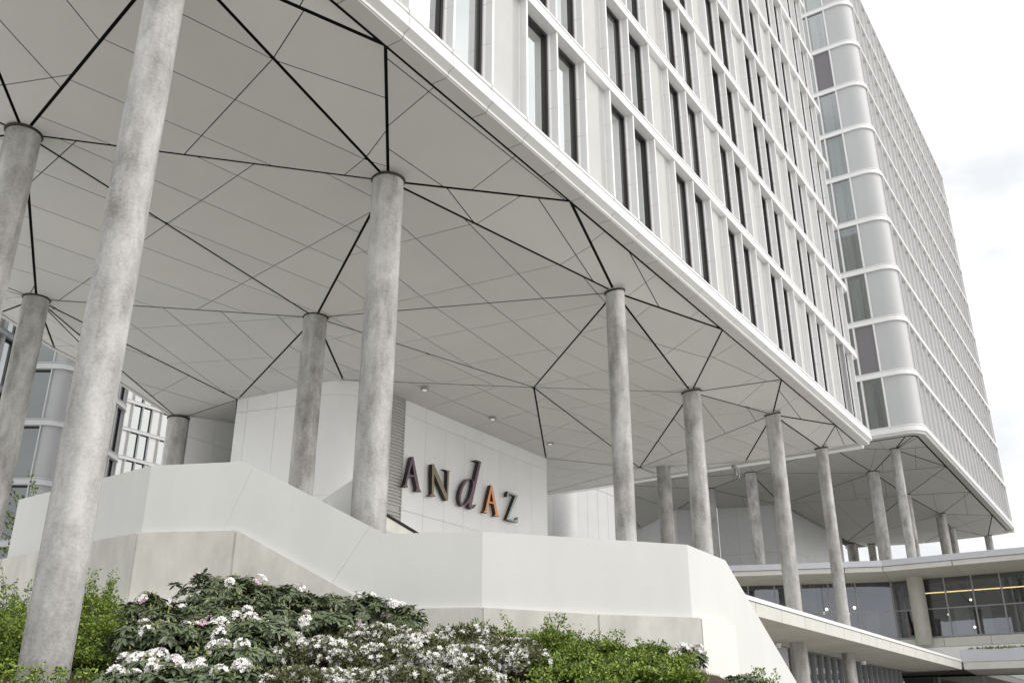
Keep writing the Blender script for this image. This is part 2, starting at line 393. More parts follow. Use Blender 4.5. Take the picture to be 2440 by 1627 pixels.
def inset(poly, e):
    s = sum(poly[i][0]*poly[(i+1) % len(poly)][1]-poly[(i+1) % len(poly)][0]*poly[i][1] for i in range(len(poly)))
    r = list(poly); 
    for i in range(len(poly)):
        p, q = poly[i], poly[(i+1) % len(poly)]; dx, dy = q[0]-p[0], q[1]-p[1]; l = math.hypot(dx, dy)
        if l < 1e-5: continue
        nx, ny = (dy/l, -dx/l) if s > 0 else (-dy/l, dx/l)     # outward
        r = clip(r, nx, ny, nx*p[0]+ny*p[1]-e)
        if len(r) < 3: return []
    return r
def soffit(root, tris, nodes, fold=.021, seam=.012, sw=1.45, sl=2.9, mat='soffit_panel'):
    back = MB(); cnt = 0
    for (a, b, c, ang) in tris:
        P = [nodes[a], nodes[b], nodes[c]]
        n = (P[1]-P[0]).cross(P[2]-P[0])
        if abs(n.z) < 1e-4: continue
        zf = lambda x, y: P[0].z-(n.x*(x-P[0].x)+n.y*(y-P[0].y))/n.z
        back.add([(q.x, q.y, q.z+.09) for q in P], [(0,1,2)])
        base = inset([(q.x, q.y) for q in P], fold)
        if len(base) < 3: continue
        ca, sa = math.cos(math.radians(ang)), math.sin(math.radians(ang))
        us = [q[0]*ca+q[1]*sa for q in base]; vs2 = [-q[0]*sa+q[1]*ca for q in base]
        k0 = math.floor(min(vs2)/sw); k1 = math.ceil(max(vs2)/sw); j0 = math.floor(min(us)/sl); j1 = math.ceil(max(us)/sl)
        for k in range(k0, k1):
            st = clip(clip(base, -sa, ca, (k+1)*sw), sa, -ca, -k*sw)
            if len(st) < 3: continue
            for j in range(j0, j1):
                pc = clip(clip(st, ca, sa, (j+1)*sl), -ca, -sa, -j*sl)
                if len(pc) < 3 or area(pc) < .004: continue
                pc = inset(pc, seam)
                if len(pc) < 3 or area(pc) < .002: continue
                cx = sum(q[0] for q in pc)/len(pc); cy = sum(q[1] for q in pc)/len(pc); cz = zf(cx, cy)
                b_ = MB().prism([(x-cx, y-cy, zf(x, y)-cz) for x, y in pc], (0, 0, .012))
                put('soffit_panel', b_.mesh('soffit_panel', mat), root, Matrix.Translation((cx, cy, cz))); cnt += 1
    put('soffit_backing', back.mesh('soffit_backing', 'black_gap'), root)
    return cnt
soffit(tower, TRI, ND)
# back fascia of the soffit (court side) and the far end
def strip(root, name, a, b, t, z0_, z1_, mat):
    M, L = frame2(a, b); put(name, MB().box(0, L, 0, t, z0_, z1_).mesh(name, mat), root, M)
for a, b in (('Q0','Q1'),('Q1','Q2'),('Q2','I')):
    A_, B_ = ND[a], ND[b]
    pr = MB().prism([A_+Vector((0,0,-.02)), B_+Vector((0,0,-.02)), B_+Vector((0,0,.9)), A_+Vector((0,0,.9))], Vector((-(B_-A_).y, (B_-A_).x, 0)).normalized()*.14)
    put('edge_fascia', pr.mesh('edge_fascia', 'soffit_panel'), tower)
xe = ND['E6'].x
put('end_fascia', MB().box(xe+.03, xe+.45, Y1+.42, 28, zc_-.12, zc_+.6).mesh('end_fascia', 'white_panel'), tower)
put('rear_wall', MB().box(X0+2*BAY, 23, 27.2, 27.5, zc_+.2, lv[-1][0]).mesh('rear_wall', 'white_panel'), tower)

# --- columns
def column(root, x, y, z0_, z1_, r, label=None, mat='column_concrete', tilt=(0, 0)):
    b = MB(); n = 48
    b.cyl(x, y, z0_, z1_, r, n=n)
    for sa_ in (x*1.7+y, x*1.7+y+PI):                # casting seams
        ex, ey = math.cos(sa_), math.sin(sa_); w_ = .006
        b.add([(x+ex*r*.99-ey*w_, y+ey*r*.99+ex*w_, z0_), (x+ex*(r+.003), y+ey*(r+.003), z0_), (x+ex*r*.99+ey*w_, y+ey*r*.99-ex*w_, z0_), (x+ex*r*.99-ey*w_, y+ey*r*.99+ex*w_, z1_), (x+ex*(r+.003), y+ey*(r+.003), z1_), (x+ex*r*.99+ey*w_, y+ey*r*.99-ex*w_, z1_)], [(0,1,4,3),(1,2,5,4)])
    c = put('column', b.mesh('column', mat, True), root)
    k = MB()
    k.cyl(0, 0, -.015, .03, r+.022, r+.04, 48, caps=True)
    t = Matrix.Translation((x, y, z1_-.04)) @ Matrix.Rotation(tilt[0], 4, 'X') @ Matrix.Rotation(tilt[1], 4, 'Y')
    me_ = k.mesh('collar', 'dark_metal', True); o = sub('collar', me_, c)
    o.matrix_basis = t
    if label: c['label'] = label
    return c
g = lambda n: ND[n]
# the collar of C, D, E, F follows the sloping soffit
for n, r, zb in [('A',.275,1.9),('B',.335,3.0),('C',.262,3.0),('D',.322,3.0),('E',.282,0),('F',.245,0),('A2',.325,1.8),('A3',.33,3.3),('G',.33,3.3),('I',.36,3.3)]:
    q = g(n); tl = {'C':(-.10,-.17),'D':(-.08,-.14),'E':(-.10,-.20),'F':(-.05,-.10)}.get(n, (0, 0))
    column(tower, q.x, q.y, zb, q.z+.03, r, tilt=tl)
q = atZ(1581, 1122, 11.5); column(tower, q.x, q.y, 3.3, 13.6, .33)

# camera bracket on the end beam
q = atZ(1752, 1112, 11.45)
br_ = put('beam_bracket', MB().box(-.35, .35, -.06, .06, -.12, .02).box(-.08, .08, -.05, .05, -.42, -.12).box(.22, .34, -.05, .05, -.5, -.12).mesh('beam_bracket', 'mullion'), tower, Matrix.Translation(q))
# --- walls under the soffit
def panel_wall(root, p, q, zb, zt0, zt1, joints_x, joints_z, t=.08, mat='wall_panel', gap=.006, name='wall_panel'):
    """wall from p to q (outside on the right of p->q), sloping top zt0..zt1, cut into panels"""
    M, L = frame2(p, q); xs = [0]+[x for x in joints_x if 0 < x < L]+[L]
    zt = lambda x: zt0+(zt1-zt0)*x/L
    put('wall_backing', MB().prism([(0, .05, zb), (L, .05, zb), (L, .05, zt1), (0, .05, zt0)], (0, .06, 0)).mesh('wall_backing', 'black_gap'), root, M)
    for a, b in zip(xs[:-1], xs[1:]):
        zs = [zb]+[z for z in joints_z if zb < z < min(zt(a), zt(b))-.05]
        for k, z in enumerate(zs):
            x0, x1 = a+gap, b-gap; last = k == len(zs)-1
            zlo = z+(gap if k else 0)
            top = [(x1, 0, (zt(x1) if last else zs[k+1]-gap)), (x0, 0, (zt(x0) if last else zs[k+1]-gap))]
            put(name, MB().prism([(x0, 0, zlo), (x1, 0, zlo)]+top, (0, .045, 0)).mesh(name, mat), root, M)
YW = 21.5
TF = 1.95+EYE                                   # terrace floor
pl = onY(967, 962, YW); pr_ = onY(1301, 1092, YW)
xl = atZ(786, 902, 11.17).x
ztl, ztr = 11.36+EYE, 11.36+EYE
jx = [pl.x-xl+k*(pr_.x-pl.x)/8.0 for k in range(0, 9)]
zj_up = onY(1130, 1052, YW).z; zj_lo = onY(1050, 1240, YW).z
lo0 = pl.x-1.25
put('stair_core_dummy', MB().box(0,.01,0,.01,0,.01).mesh('x','core'), tower) if False else None
panel_wall(tower, (xl+1.35, YW), (lo0, YW), TF, ztl, ztl, [], [zj_lo, zj_up])
panel_wall(tower, (pl.x, YW), (pr_.x, YW), TF, ztl, ztr, [k*(pr_.x-pl.x)/8.0 for k in range(1, 8)], [zj_lo, zj_up])
# louvred strip
lb = MB(); lb.box(lo0+.01, pl.x-.01, YW+.05, YW+.10, TF, ztl)
nz = 78
for k in range(nz):
    z = TF+.02+(ztl-TF-.04)*k/nz
    if abs(z-zj_lo) < .06: continue
    lb.box(lo0+.03, pl.x-.03, YW-.005, YW+.05, z, z+.052)
put('wall_louvre', lb.mesh('wall_louvre', ['wall_louvre']), tower)
lbf = MB().box(lo0-.0, lo0+.028, YW-.012, YW+.06, TF, ztl).box(pl.x-.028, pl.x, YW-.012, YW+.06, TF, ztl).mesh('louvre_frame', 'wall_louvre'); put('louvre_frame', lbf, tower)
# rounded left corner, then the side wall back to J
R = 1.35; cxw, cyw = xl+R, YW+R
path = [(cxw-R*math.sin(a), cyw-R*math.cos(a), math.sin(a), math.cos(a)) for a in [PI/2*t/14 for t in range(14, -1, -1)]]
for zA, zB in ((TF, zj_lo-.006), (zj_lo+.006, zj_up-.006), (zj_up+.006, ztl)):
    put('corner_panel', MB().sweep([(0, zA), (0, zB), (.045, zB), (.045, zA)], path).mesh('corner_panel', 'wall_panel', True), tower)
J = ND['J']
panel_wall(tower, (J.x, J.y), (xl, cyw), TF, J.z+.12, ztl, [.45, 1.65, 2.9, 4.1], [zj_lo, zj_up-.25])
I_ = ND['I']; K4 = ND['K4']
panel_wall(tower, (I_.x+.3, I_.y-.25), (K4.x+1.2, K4.y-.5), TF, I_.z+.15, K4.z+.25, [1.25, 2.5], [onV(480, 1060, I_, K4).z])
put('end_panel', MB().box(pr_.x-.001, pr_.x+.05, YW+.002, YW+6, TF, ztr).mesh('end_panel', 'wall_panel'), tower)
# second volume behind: recess and rounded pale wall right of the sign wall
Yb = 26.0
pa, pb = onY(1375, 1122, Yb), onY(1470, 1125, Yb)
panel_wall(tower, (pa.x, Yb), (pb.x+.6, Yb), TF, pa.z+.4, pb.z+.4, [(pb.x-pa.x)*t for t in (.22, .47, .72, .95)], [onY(1420, 1165, Yb).z], mat='wall_panel_shaded', gap=.012)
R2 = 1.0
path = [(pa.x-R2*math.sin(a), Yb+R2-R2*math.cos(a), math.sin(a), math.cos(a)) for a in [PI/2*t/14 for t in range(14, -1, -1)]]
put('corner_panel', MB().sweep([(0, TF), (0, pa.z+.4), (.045, pa.z+.4), (.045, TF)], path).mesh('corner_panel', 'wall_panel_shaded', True), tower)
panel_wall(tower, (pa.x-R2, Yb+5), (pa.x-R2, Yb+R2), TF, pa.z+.4, pa.z+.4, [1.3, 2.6], [pa.z-1.2], mat='wall_panel_shaded', gap=.012)
put('recess_wall', MB().box(pr_.x, pa.x-R2, Yb+5, Yb+5.3, TF, 11.6+EYE).mesh('recess_wall', 'wall_panel_shaded'), tower)
# downlights in the soffit
for u, v, Z in [(608, 888, 11.05), (1012, 927, 11.2), (1174, 997, 11.22), (1311, 1056, 11.3)]:
    q = atZ(u, v, Z)
    b = MB().cyl(0, 0, -.025, .0, .13, .15, 24)
    dl = put('downlight', b.mesh('downlight', 'mullion', True), tower, Matrix.Translation((q.x, q.y, q.z-.012)))
    sub('lens', MB().cyl(0, 0, -.034, -.026, .085, n=20).mesh('lens', 'downlight_lens'), dl)

# ------------------------------------------------------------------ terrace slab and back court
structure(put('terrace', MB().box(9.5, 44, 13.0, 60, 0, TF-.02).mesh('terrace', 'terrace')))
structure(put('court', MB().box(-30, 9.4, 15.6, 60, 0, TF-.4).mesh('court', 'terrace')))

# ------------------------------------------------------------------ sign letters
ZS = 320/2352.
def zp(x, y): return 940+x*ZS, 1060+y*ZS
YL = YW-.24
sign = thing('sign_lettering', (29, YW-.1, 9.6), 'row of five raised metal letters spelling a name across the pale panelled wall', 'sign')
LET = [('plum', [[(305,203),(332,203),(440,760),(475,822),(372,800),(392,762),(352,562),(243,548),(222,690),(238,742),(150,716),(184,690)], [(311,312),(256,508),(346,530)]], 'plum-coloured capital A'),
       ('gold', [[(660,333),(692,333),(918,855),(930,470),(905,440),(845,423),(983,450),(960,475),(938,972),(905,972),(697,505),(690,860),(730,902),(600,882),(655,855)]], 'bronze-coloured capital N'),
       ('plum', [[(1385,268),(1440,258),(1520,292),(1365,1000),(1352,1060),(1375,1085),(1435,1035),(1400,1100),(1350,1122),(1310,1090),(1312,1010),(1250,1058),(1195,1070),(1150,1030),(1132,930),(1150,800),(1200,680),(1265,600),(1340,580),(1398,640),(1478,300),(1440,287)],
                 [(1330,602),(1270,640),(1210,740),(1175,860),(1165,970),(1185,1045),(1215,1050),(1270,1000),(1325,900),(1368,740),(1378,640),(1360,607)]], 'tall plum-coloured italic lower-case d'),
       ('copper', [[(1690,700),(1712,705),(1815,1205),(1840,1252),(1750,1235),(1772,1200),(1738,1030),(1660,1012),(1622,1150),(1636,1192),(1558,1168),(1590,1140)], [(1693,800),(1668,982),(1730,998)]], 'bright copper-orange capital A'),
       ('mint', [[(1985,808),(2168,878),(1998,1282),(2100,1318),(2128,1308),(2170,1260),(2158,1356),(1962,1302),(2118,892),(2005,850),(1988,905),(1968,900)]], 'pale green capital Z')]
for colr, loops, lab in LET:
    cu = bpy.data.curves.new('letter', 'CURVE'); cu.dimensions = '2D'; cu.fill_mode = 'BOTH'; cu.extrude = .085
    for lp in loops:
        pts = [onY(*zp(*p), YL) for p in lp]
        sp = cu.splines.new('POLY'); sp.points.add(len(pts)-1); sp.use_cyclic_u = True
        for pt, w in zip(sp.points, pts): pt.co = (w.x, w.z, 0, 1)
    tmp = bpy.data.objects.new('letter', cu); COL.objects.link(tmp)
    me = bpy.data.meshes.new_from_object(tmp.evaluated_get(bpy.context.evaluated_depsgraph_get())); bpy.data.objects.remove(tmp)
    me.name = 'letter'; me.materials.clear(); me.materials.append(MATS['letter_'+colr]); me.materials.append(MATS['letter_side'])
    for pl_ in me.polygons: pl_.material_index = 0 if abs(pl_.normal.z) > .7 else 1
    o = put('letter', me, sign, Matrix.Translation((0, YL+.085, 0)) @ Matrix.Rotation(PI/2, 4, 'X')); o['label'] = lab
    cc = [onY(*zp(*p), YL) for p in loops[0]]
    mxx = sum(c.x for c in cc)/len(cc); mzz = sum(c.z for c in cc)/len(cc)

# ------------------------------------------------------------------ white stair parapet
stair = thing('stair_parapet', tuple(atZ(1150, 1560, .9)), 'white painted stair parapet stepping down past the columns on a concrete plinth', 'wall')
ZA, ZB = 4.3, 3.13
P = {0: atZ(45, 1190, ZA), 1: atZ(361, 1109, ZA), 2: atZ(584, 1099, ZA), 3: atZ(916, 1271, ZB), 4: atZ(1150, 1266, ZB), 5: atZ(1637, 1297, ZB)}
P[2] = onV(584, 1099, P[1], P[4]); P[3] = onV(916, 1271, P[1], P[4])
y5 = P[5].y
P[6] = onY(1728, 1334, y5)
P[7] = onY(1905, 1636, y5)
P[8] = P[7]+(P[7]-P[6])*.55
def mitre_wall(root, name, pts, tops, bots, t, mat, skip=()):
    n = len(pts); ins = []
    for i in range(n):
        a = (pts[i]-pts[i-1]) if i else (pts[1]-pts[0]); b = (pts[i+1]-pts[i]) if i < n-1 else a
        na = Vector((-a.y, a.x, 0)).normalized(); nb = Vector((-b.y, b.x, 0)).normalized(); m = (na+nb).normalized(); ins.append(m*(t/max(.4, m.dot(nb))))
    for i in range(n-1):
        if i in skip: continue
        o = []
        for k in (i, i+1):
            for w in (Vector((0,0,0)), ins[k]): o += [(pts[k].x+w.x, pts[k].y+w.y, bots[k]), (pts[k].x+w.x, pts[k].y+w.y, tops[k])]
        put(name, MB().add(o, [(0,4,5,1),(2,3,7,6),(1,5,7,3),(0,2,6,4),(0,1,3,2),(4,6,7,5)]).mesh(name, mat), root)
def wall_piece(root, name, poly, t, mat):        # vertical polygon, thickness inward (to +fwd)
    a, b = poly[0], poly[1]; n = Vector((-(b.y-a.y), b.x-a.x, 0)).normalized()*t
    return put(name, MB().prism(poly, n).mesh(name, mat), root)
def low(i, j, pts): return [onV(u, v, P[i], P[j]) for u, v in pts]
e_ = .003
Q01 = low(0, 1, [(18, 1332), (343, 1271)]); Q12 = low(1, 2, [(343, 1271), (510, 1266)]); Q23 = low(2, 3, [(528, 1272), (778, 1412), (900, 1452)])
Q34 = low(3, 4, [(916, 1452), (1150, 1448)]); Q45 = low(4, 5, [(1150, 1448), (1640, 1471)]); Q56 = low(5, 6, [(1646, 1467), (1750, 1490)])
def shrink(A_, B_, e=.004): d = (B_-A_).normalized()*e; return A_+d, B_-d
mid = P[4].lerp(P[5], .55)
pp = [P[0], P[1], P[2], P[3], P[4], mid, P[5], P[6]]
mitre_wall(stair, 'parapet_panel', pp, [q.z for q in pp], [2.4+EYE, 2.9+EYE, 2.9+EYE, 1.6+EYE, 1.6+EYE, 1.5+EYE, 1.5+EYE, .0], .26, 'stair_white', skip=(1, 2, 3, 6))
b1 = Vector((P[1].x, P[1].y, 2.9+EYE)); b4 = Vector((P[4].x, P[4].y, 1.6+EYE)); pv = lambda a_, b_: onV(a_, b_, P[1], P[4])
for pl3 in ([b1, pv(519.6,1290), pv(604.6,1109.6), P[2], P[1]], [pv(520,1290), pv(766.6,1425), pv(881.4,1253), pv(605,1109.8)], [pv(767,1425.2), pv(870,1475), b4, P[4], P[3], pv(881.8,1253.2)]):
    wall_piece(stair, 'parapet_panel', pl3, .24, 'stair_white')
inw = Vector((CH, SH, 0))*.02
wall_piece(stair, 'parapet_core', [q+inw-Vector((0, 0, .01)) for q in (b1, b4, P[4], P[3], P[2], P[1])], .2, 'stair_white')
wall_piece(stair, 'parapet_panel', [Vector((P[5].x, P[5].y, .2)), Vector((P[8].x, P[8].y, .0)), Vector((P[8].x, P[8].y, P[8].z)), P[6], P[5]], .26, 'stair_white')
# concrete plinth in front of the parapet
def out(p, q, d=.10): n = Vector((q.y-p.y, -(q.x-p.x), 0)).normalized()*d; return n
seq = [0, 1, 2, 3, 4, 5]
top = {0: Q01[0].z, 1: Q12[0].z, 2: Q12[1].z, 3: Q34[0].z, 4: Q34[1].z, 5: onV(1655, 1472, P[4], P[5]).z}
def offp(i):
    if i == 0: return P[0]+out(P[0], P[1])
    if i == 5: return P[5]+out(P[4], P[5])
    n = (out(P[i-1], P[i], 1)+out(P[i], P[i+1], 1)).normalized(); return P[i]+n*(.10/max(.5, n.dot(out(P[i], P[i+1], 1))))
OP = {i: offp(i) for i in seq}
qz = OP[0]+(OP[0]-OP[1]).normalized()*3
for a, b, za, zb_ in [(qz, OP[0], top[0], top[0]), (OP[0], OP[1], top[0], top[1]), (OP[1], OP[2], top[1], top[2]), (OP[2], OP[3], top[2], top[3]), (OP[3], OP[4], top[3], top[4])]:
    a2, b2 = shrink(Vector((a.x, a.y, 0)), Vector((b.x, b.y, 0)), .022)
    wall_piece(stair, 'plinth_panel', [Vector((a2.x, a2.y, 1.6)), Vector((b2.x, b2.y, 1.6)), Vector((b2.x, b2.y, zb_)), Vector((a2.x, a2.y, za))], .095, 'plinth')
pq = [qz]+[OP[i] for i in seq]; sh = lambda q: q+fw_*.02
fw_ = Vector((CH, SH, 0))
mitre_wall(stair, 'plinth_core', [sh(q) for q in pq], [top[0]-.03]+[top[i]-.03 for i in seq], [1.0]*7, .06, 'plinth')
spl = [onV(1425, 1461, OP[4], OP[5]), onV(1672, 1473, OP[4], OP[5])]
for a, b in ((OP[4], spl[0]), (spl[0], spl[1])):
    a2, b2 = shrink(Vector((a.x, a.y, 0)), Vector((b.x, b.y, 0)), .022)
    wall_piece(stair, 'plinth_panel', [Vector((a2.x, a2.y, 1.3)), Vector((b2.x, b2.y, 1.3)), Vector((b2.x, b2.y, top[5] if b is spl[1] else top[4]-.04)), Vector((a2.x, a2.y, top[4] if a is OP[4] else top[4]-.04))], .095, 'plinth')
c0 = spl[1]; c1 = onY(1752, 1489, c0.y)
a2, b2 = shrink(Vector((c0.x, c0.y, 0)), Vector((c1.x, c1.y, 0)), .008)
wall_piece(stair, 'plinth_panel', [Vector((a2.x, a2.y, .4)), Vector((b2.x, b2.y, .4)), Vector((b2.x, b2.y, c1.z)), Vector((a2.x, a2.y, c0.z))], y5-c0.y-.01 if y5 > c0.y else .1, 'plinth_pale')
# inner flight: parallel parapet, upper landing gable, sloping handrail wall
fw = Vector((CH, SH, 0))
pa_, pb_ = atF(780, 1188, 17.6), atF(960, 1282, 17.9)
wall_piece(stair, 'inner_parapet', [Vector((pa_.x, pa_.y, 3.6)), Vector((pb_.x, pb_.y, 3.6)), pb_, pa_], .2, 'stair_white')
ga, gb, gc = atF(760, 1197, 17.8), atF(843, 1140, 17.55), atF(850, 1146, 17.6)
wall_piece(stair, 'landing_gable', [Vector((ga.x, ga.y, 3.6)), Vector((gc.x, gc.y, 3.6)), gc, gb, ga], .2, 'stair_white')
ha, hb = atF(905, 1220, 19.6), atF(1000, 1277, 20.4)
wall_piece(stair, 'handrail_wall', [Vector((ha.x, ha.y, 3.3)), Vector((hb.x, hb.y, 3.3)), hb, ha], .15, 'plinth')
put('handrail', MB().tube(ha+Vector((0,0,.03)), hb+Vector((0,0,.03)), .035, n=8).mesh('handrail', 'dark_metal'), stair)

# ------------------------------------------------------------------ second tower on columns
t2 = thing('end_tower', (80, 18, 10.5), 'second white tower with rounded corner and rows of thin fins behind the nearer facade', 'building')
Y2, XN, R = 10.25, 61.6, 1.15
XF = XN+R+.15
FH2 = 3.82
L2 = [(17.65+EYE+FH2*k) for k in range(10)]; TOP2 = 17.65+FH2*10+.45+EYE
M2_ = Matrix.Translation((XF, Y2, 0))
nb2 = 21; B2 = 1.75
h2 = FH2-.42
lp2 = MB().sweep(LEDGE, [(0, 0, 0, 1), (nb2*B2, 0, 0, 1)]).mesh('ledge', 'white_panel')
lw2 = MB().box(0, nb2*B2, .30, .34, .42, .42+h2).mesh('window_band', 'band')
f2 = fin_mesh(h2, mat='end_white'); cpath = [(XN+R-R*math.sin(a), Y2+R-R*math.cos(a), math.sin(a), math.cos(a)) for a in [PI/2*t/12 for t in range(12, -1, -1)]]
strt = [(XN, 16.4, 1, 0), (XN, Y2+R+.02, 1, 0)]
lp = MB().sweep(LEDGE, strt+cpath+[(XF-.002, Y2, 0, 1)]).mesh('corner_ledge', 'white_panel')
INS = .13
cp_prof = [(INS, .42), (INS, FH2), (INS+.05, FH2), (INS+.05, .42)]
yb1 = 12.28
cpj = [(INS-.004, 0), (INS-.004, .012), (INS+.02, .012), (INS+.02, 0)]
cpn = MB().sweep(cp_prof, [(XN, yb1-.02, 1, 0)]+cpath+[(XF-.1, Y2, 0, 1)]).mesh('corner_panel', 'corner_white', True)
CW = 1.22
fr = MB(); t = .055
fr.box(0, t, .10, .2, 0, h2).box(CW-t, CW, .10, .2, 0, h2).box(t, CW-t, .10, .2, 0, t).box(t, CW-t, .10, .2, h2-t, h2)
fr = fr.mesh('window', 'mullion')
gp = MB().box(t, CW-t, .14, .15, t, h2-t).mesh('pane', 'clear_pane')
hd = MB().box(t, CW-t, .155, .17, h2-.22, h2-t).mesh('head_bar', 'frame')
def curtain_mesh(w, h, seed):
    r = random.Random(seed); n = 46; vs_ = []; fs_ = []
    ph = r.random()*6
    for i in range(n+1):
        x = w*i/n; y = .05*math.sin(i*.9+ph)+.03*math.sin(i*2.3+ph)
        vs_ += [(x, y, 0), (x, y, h)]
    for i in range(n): fs_.append((2*i, 2*i+2, 2*i+3, 2*i+1))
    return MB().add(vs_, fs_).mesh('curtain', 'curtain', True)
rm = MB().box(t, CW-t, 1.2, 1.25, t, h2-t).mesh('room_back', 'room')
ps = MB().box(-.055, .055, .04, .30, 0, h2).mesh('pier', 'white_panel')
MN = Matrix(((0, 1, 0, XN), (-1, 0, 0, 0), (0, 0, 1, 0), (0, 0, 0, 1)))     # local x -> -y, local y -> +x
small = MB()
for k, L in enumerate(L2):
    put('ledge', lp2, t2, M2_ @ Matrix.Translation((0, 0, L))); put('corner_ledge', lp, t2, Matrix.Translation((0, 0, L)))
    put('corner_panel', cpn, t2, Matrix.Translation((0, 0, L)))
    put('window_band', lw2, t2, M2_ @ Matrix.Translation((0, 0, L)))
    for i in range(nb2):
        if i < 19: put('fin', f2, t2, M2_ @ Matrix.Translation((i*B2, 0, L+.42)) @ Matrix.Diagonal((1.7, 1, 1, 1)))
        else: small.box(XF+i*B2-.06, XF+i*B2+.06, Y2+.03, Y2+.30, L+.42, L+FH2-.01)
    for j in range(2):
        yL = yb1+.055+CW+j*(CW+.11)
        T = MN @ Matrix.Translation((-yL, 0, L+.42))
        w = put('window', fr, t2, T); sub('pane', gp, w); sub('head_bar', hd, w)
        if j == 0 and k in (1, 7, 11): sub('blind', MB().box(t+.01, CW-t-.01, .125, .138, t, h2-t).mesh('blind', 'blind'), w)
        else:
            c = sub('curtain', curtain_mesh((CW-.2)*(.45+.1*((k*7) % 4)), h2-.1, k*3+j), w); c.location = (.1, .32, .04)
            c = sub('curtain', curtain_mesh((CW-.2)*.22, h2-.1, k*3+j+50), w); c.location = (.1+(CW-.2)*.78, .36, .04)
        sub('room_back', rm, w)
        put('pier', ps, t2, MN @ Matrix.Translation((-(yb1+j*(CW+.11)), 0, L+.42)))
stuff(put('far_fins', small.mesh('far_fins', 'end_white'), t2))
put('ledge', lp2, t2, M2_ @ Matrix.Translation((0, 0, TOP2-.45))); put('corner_ledge', lp, t2, Matrix.Translation((0, 0, TOP2-.45)))
put('roof_parapet', MB().sweep([(.06, TOP2-.05), (.02, TOP2+1.1), (.5, TOP2+1.1), (.5, TOP2-.05)], strt+cpath+[(XF+nb2*B2, Y2, 0, 1)]).mesh('roof_parapet', 'white_panel', True), t2)
put('core_wall', MB().box(XN+1.3, XF+nb2*B2, Y2+.36, 26, L2[0]-.1, TOP2).mesh('core_wall', 'core'), t2)
put('side_core', MB().box(XN+.5, XN+1.25, yb1+2*(CW+.11), 26, L2[0], TOP2).mesh('side_core', 'core'), t2)
put('end_wall', MB().box(XF+nb2*B2+.003, XF+nb2*B2+.3, Y2+.05, 26, L2[0]-.4, TOP2).mesh('end_wall', 'white_panel'), t2)
bl = BASE
put('base_ledge', MB().sweep([(o, z+L2[0]) for o, z in bl], strt+cpath+[(XF+nb2*B2+.2, Y2, 0, 1)]).mesh('base_ledge', 'white_panel', True), t2)
put('soffit_fascia', MB().sweep([(.18, L2[0]-.19), (.18, L2[0]-.16), (.60, L2[0]-.16), (.60, L2[0]-.19)], strt+cpath+[(XF+nb2*B2, Y2, 0, 1)]).mesh('soffit_fascia', 'soffit_panel'), t2)
N2 = {}
ZE = 17.44; ys = Y2+.66
def n2(n, u, v, Z): N2[n] = atZ(u, v, Z)
for n, u, v, Z in [('c1',2132,1071,17.15),('c2',2080,1126,16.8),('c3',2160,1180,16.5),('c4',2241,1225,16.5),('c5',2266,1259,16.7),('c6',2354,1277,16.9),('c7',1789,1128,17.1),('c8',1692,1166,16.8),('c9',2030,1297,16.6),('c10',2076,1297,16.8)]: n2(n, u, v, Z)
for n, u, v in [('e2',2196,1066),('e3',2244,1113),('e4',2301,1173),('e5',2353,1228),('e6',2397,1271)]:
    n2(n, u, v, ZE); N2[n].y = ys; N2[n].z = ZE+EYE
N2['e1'] = Vector((XN+1.25, ys, ZE+EYE)); N2['e0'] = Vector((XN+.66, Y2+1.3, ZE+EYE)); N2['e00'] = Vector((XN+.66, 16.2, ZE+EYE)); N2['e000'] = Vector((XN+.66, 34, ZE+EYE)); N2['e4b'] = Vector((XN+.66, 48, ZE+EYE)); N2['ea'] = Vector((XN+.80, Y2+.80, ZE+EYE))
N2['s3'] = atZ(1610, 1215, 16.4); N2['s2'] = atZ(1528, 1258, 16.4); N2['s4'] = Vector((79, 48, 16.6+EYE))
N2['w1'] = Vector((73.3, 23.6, 16.6+EYE)); N2['w2'] = Vector((92, 23.7, 16.6+EYE)); N2['bk'] = Vector((XF+nb2*B2, 18.5, 17.0+EYE)); N2['bk2'] = Vector((XF+nb2*B2, 23.8, 17.2+EYE)); N2['w0'] = Vector((71.8, 28.5, 16.6+EYE))
T2 = [('e0','ea','c1',5),('ea','e1','c1',5),('e1','e2','c1',5),('e2','e3','c1',12),('c1','e3','c2',12),('e00','e0','c1',0),('e00','c1','c2',20),('e00','c2','c7',-10),('e000','e00','c7',10),('e3','c3','c2',-8),('e3','e4','c3',-8),('e4','c4','c3',8),('e4','e5','c4',8),('e5','c5','c4',0),('e5','e6','c6',0),('e5','c6','c5',0),('c6','e6','bk',0),('c5','c6','bk',0),
      ('c2','c3','w1',12),('c2','w1','c7',-20),('c7','w1','c8',-20),('c8','w1','w0',15),('e000','c7','c8',15),('e000','c8','s3',-15),('c8','w0','s3',10),('e000','s3','s2',25),('e000','s2','e4b',-10),('s2','s4','e4b',15),('c3','c4','w2',5),('c3','w2','w1',5),('c4','c5','w2',-5),('c5','bk','w2',-5),('w2','bk','bk2',0)]
soffit(t2, T2, N2, fold=.035, seam=.010, sw=2.2, sl=4.4)
RF = 9.0+EYE
for n, r in [('c1',.30),('c2',.42),('c3',.30),('c4',.40),('c5',.36),('c6',.33),('c7',.40),('c8',.36),('c9',.5),('c10',.36)]:
    q = N2[n]; column(t2, q.x, q.y, RF-.3, q.z+.05, r)
panel_wall(t2, (73.2, 23.7), (90, 23.7), RF-.2, 16.75+EYE, 16.75+EYE, [2.6*k for k in range(1, 7)], [13.2+EYE], mat='wall_panel_shaded')
panel_wall(t2, (71.9, 28.5), (73.1, 23.8), RF-.2, 16.95+EYE, 16.95+EYE, [1.5, 3.0, 4.4], [12.9+EYE], mat='wall_panel_shaded')
q3, q2 = N2['s3'], N2['s2']
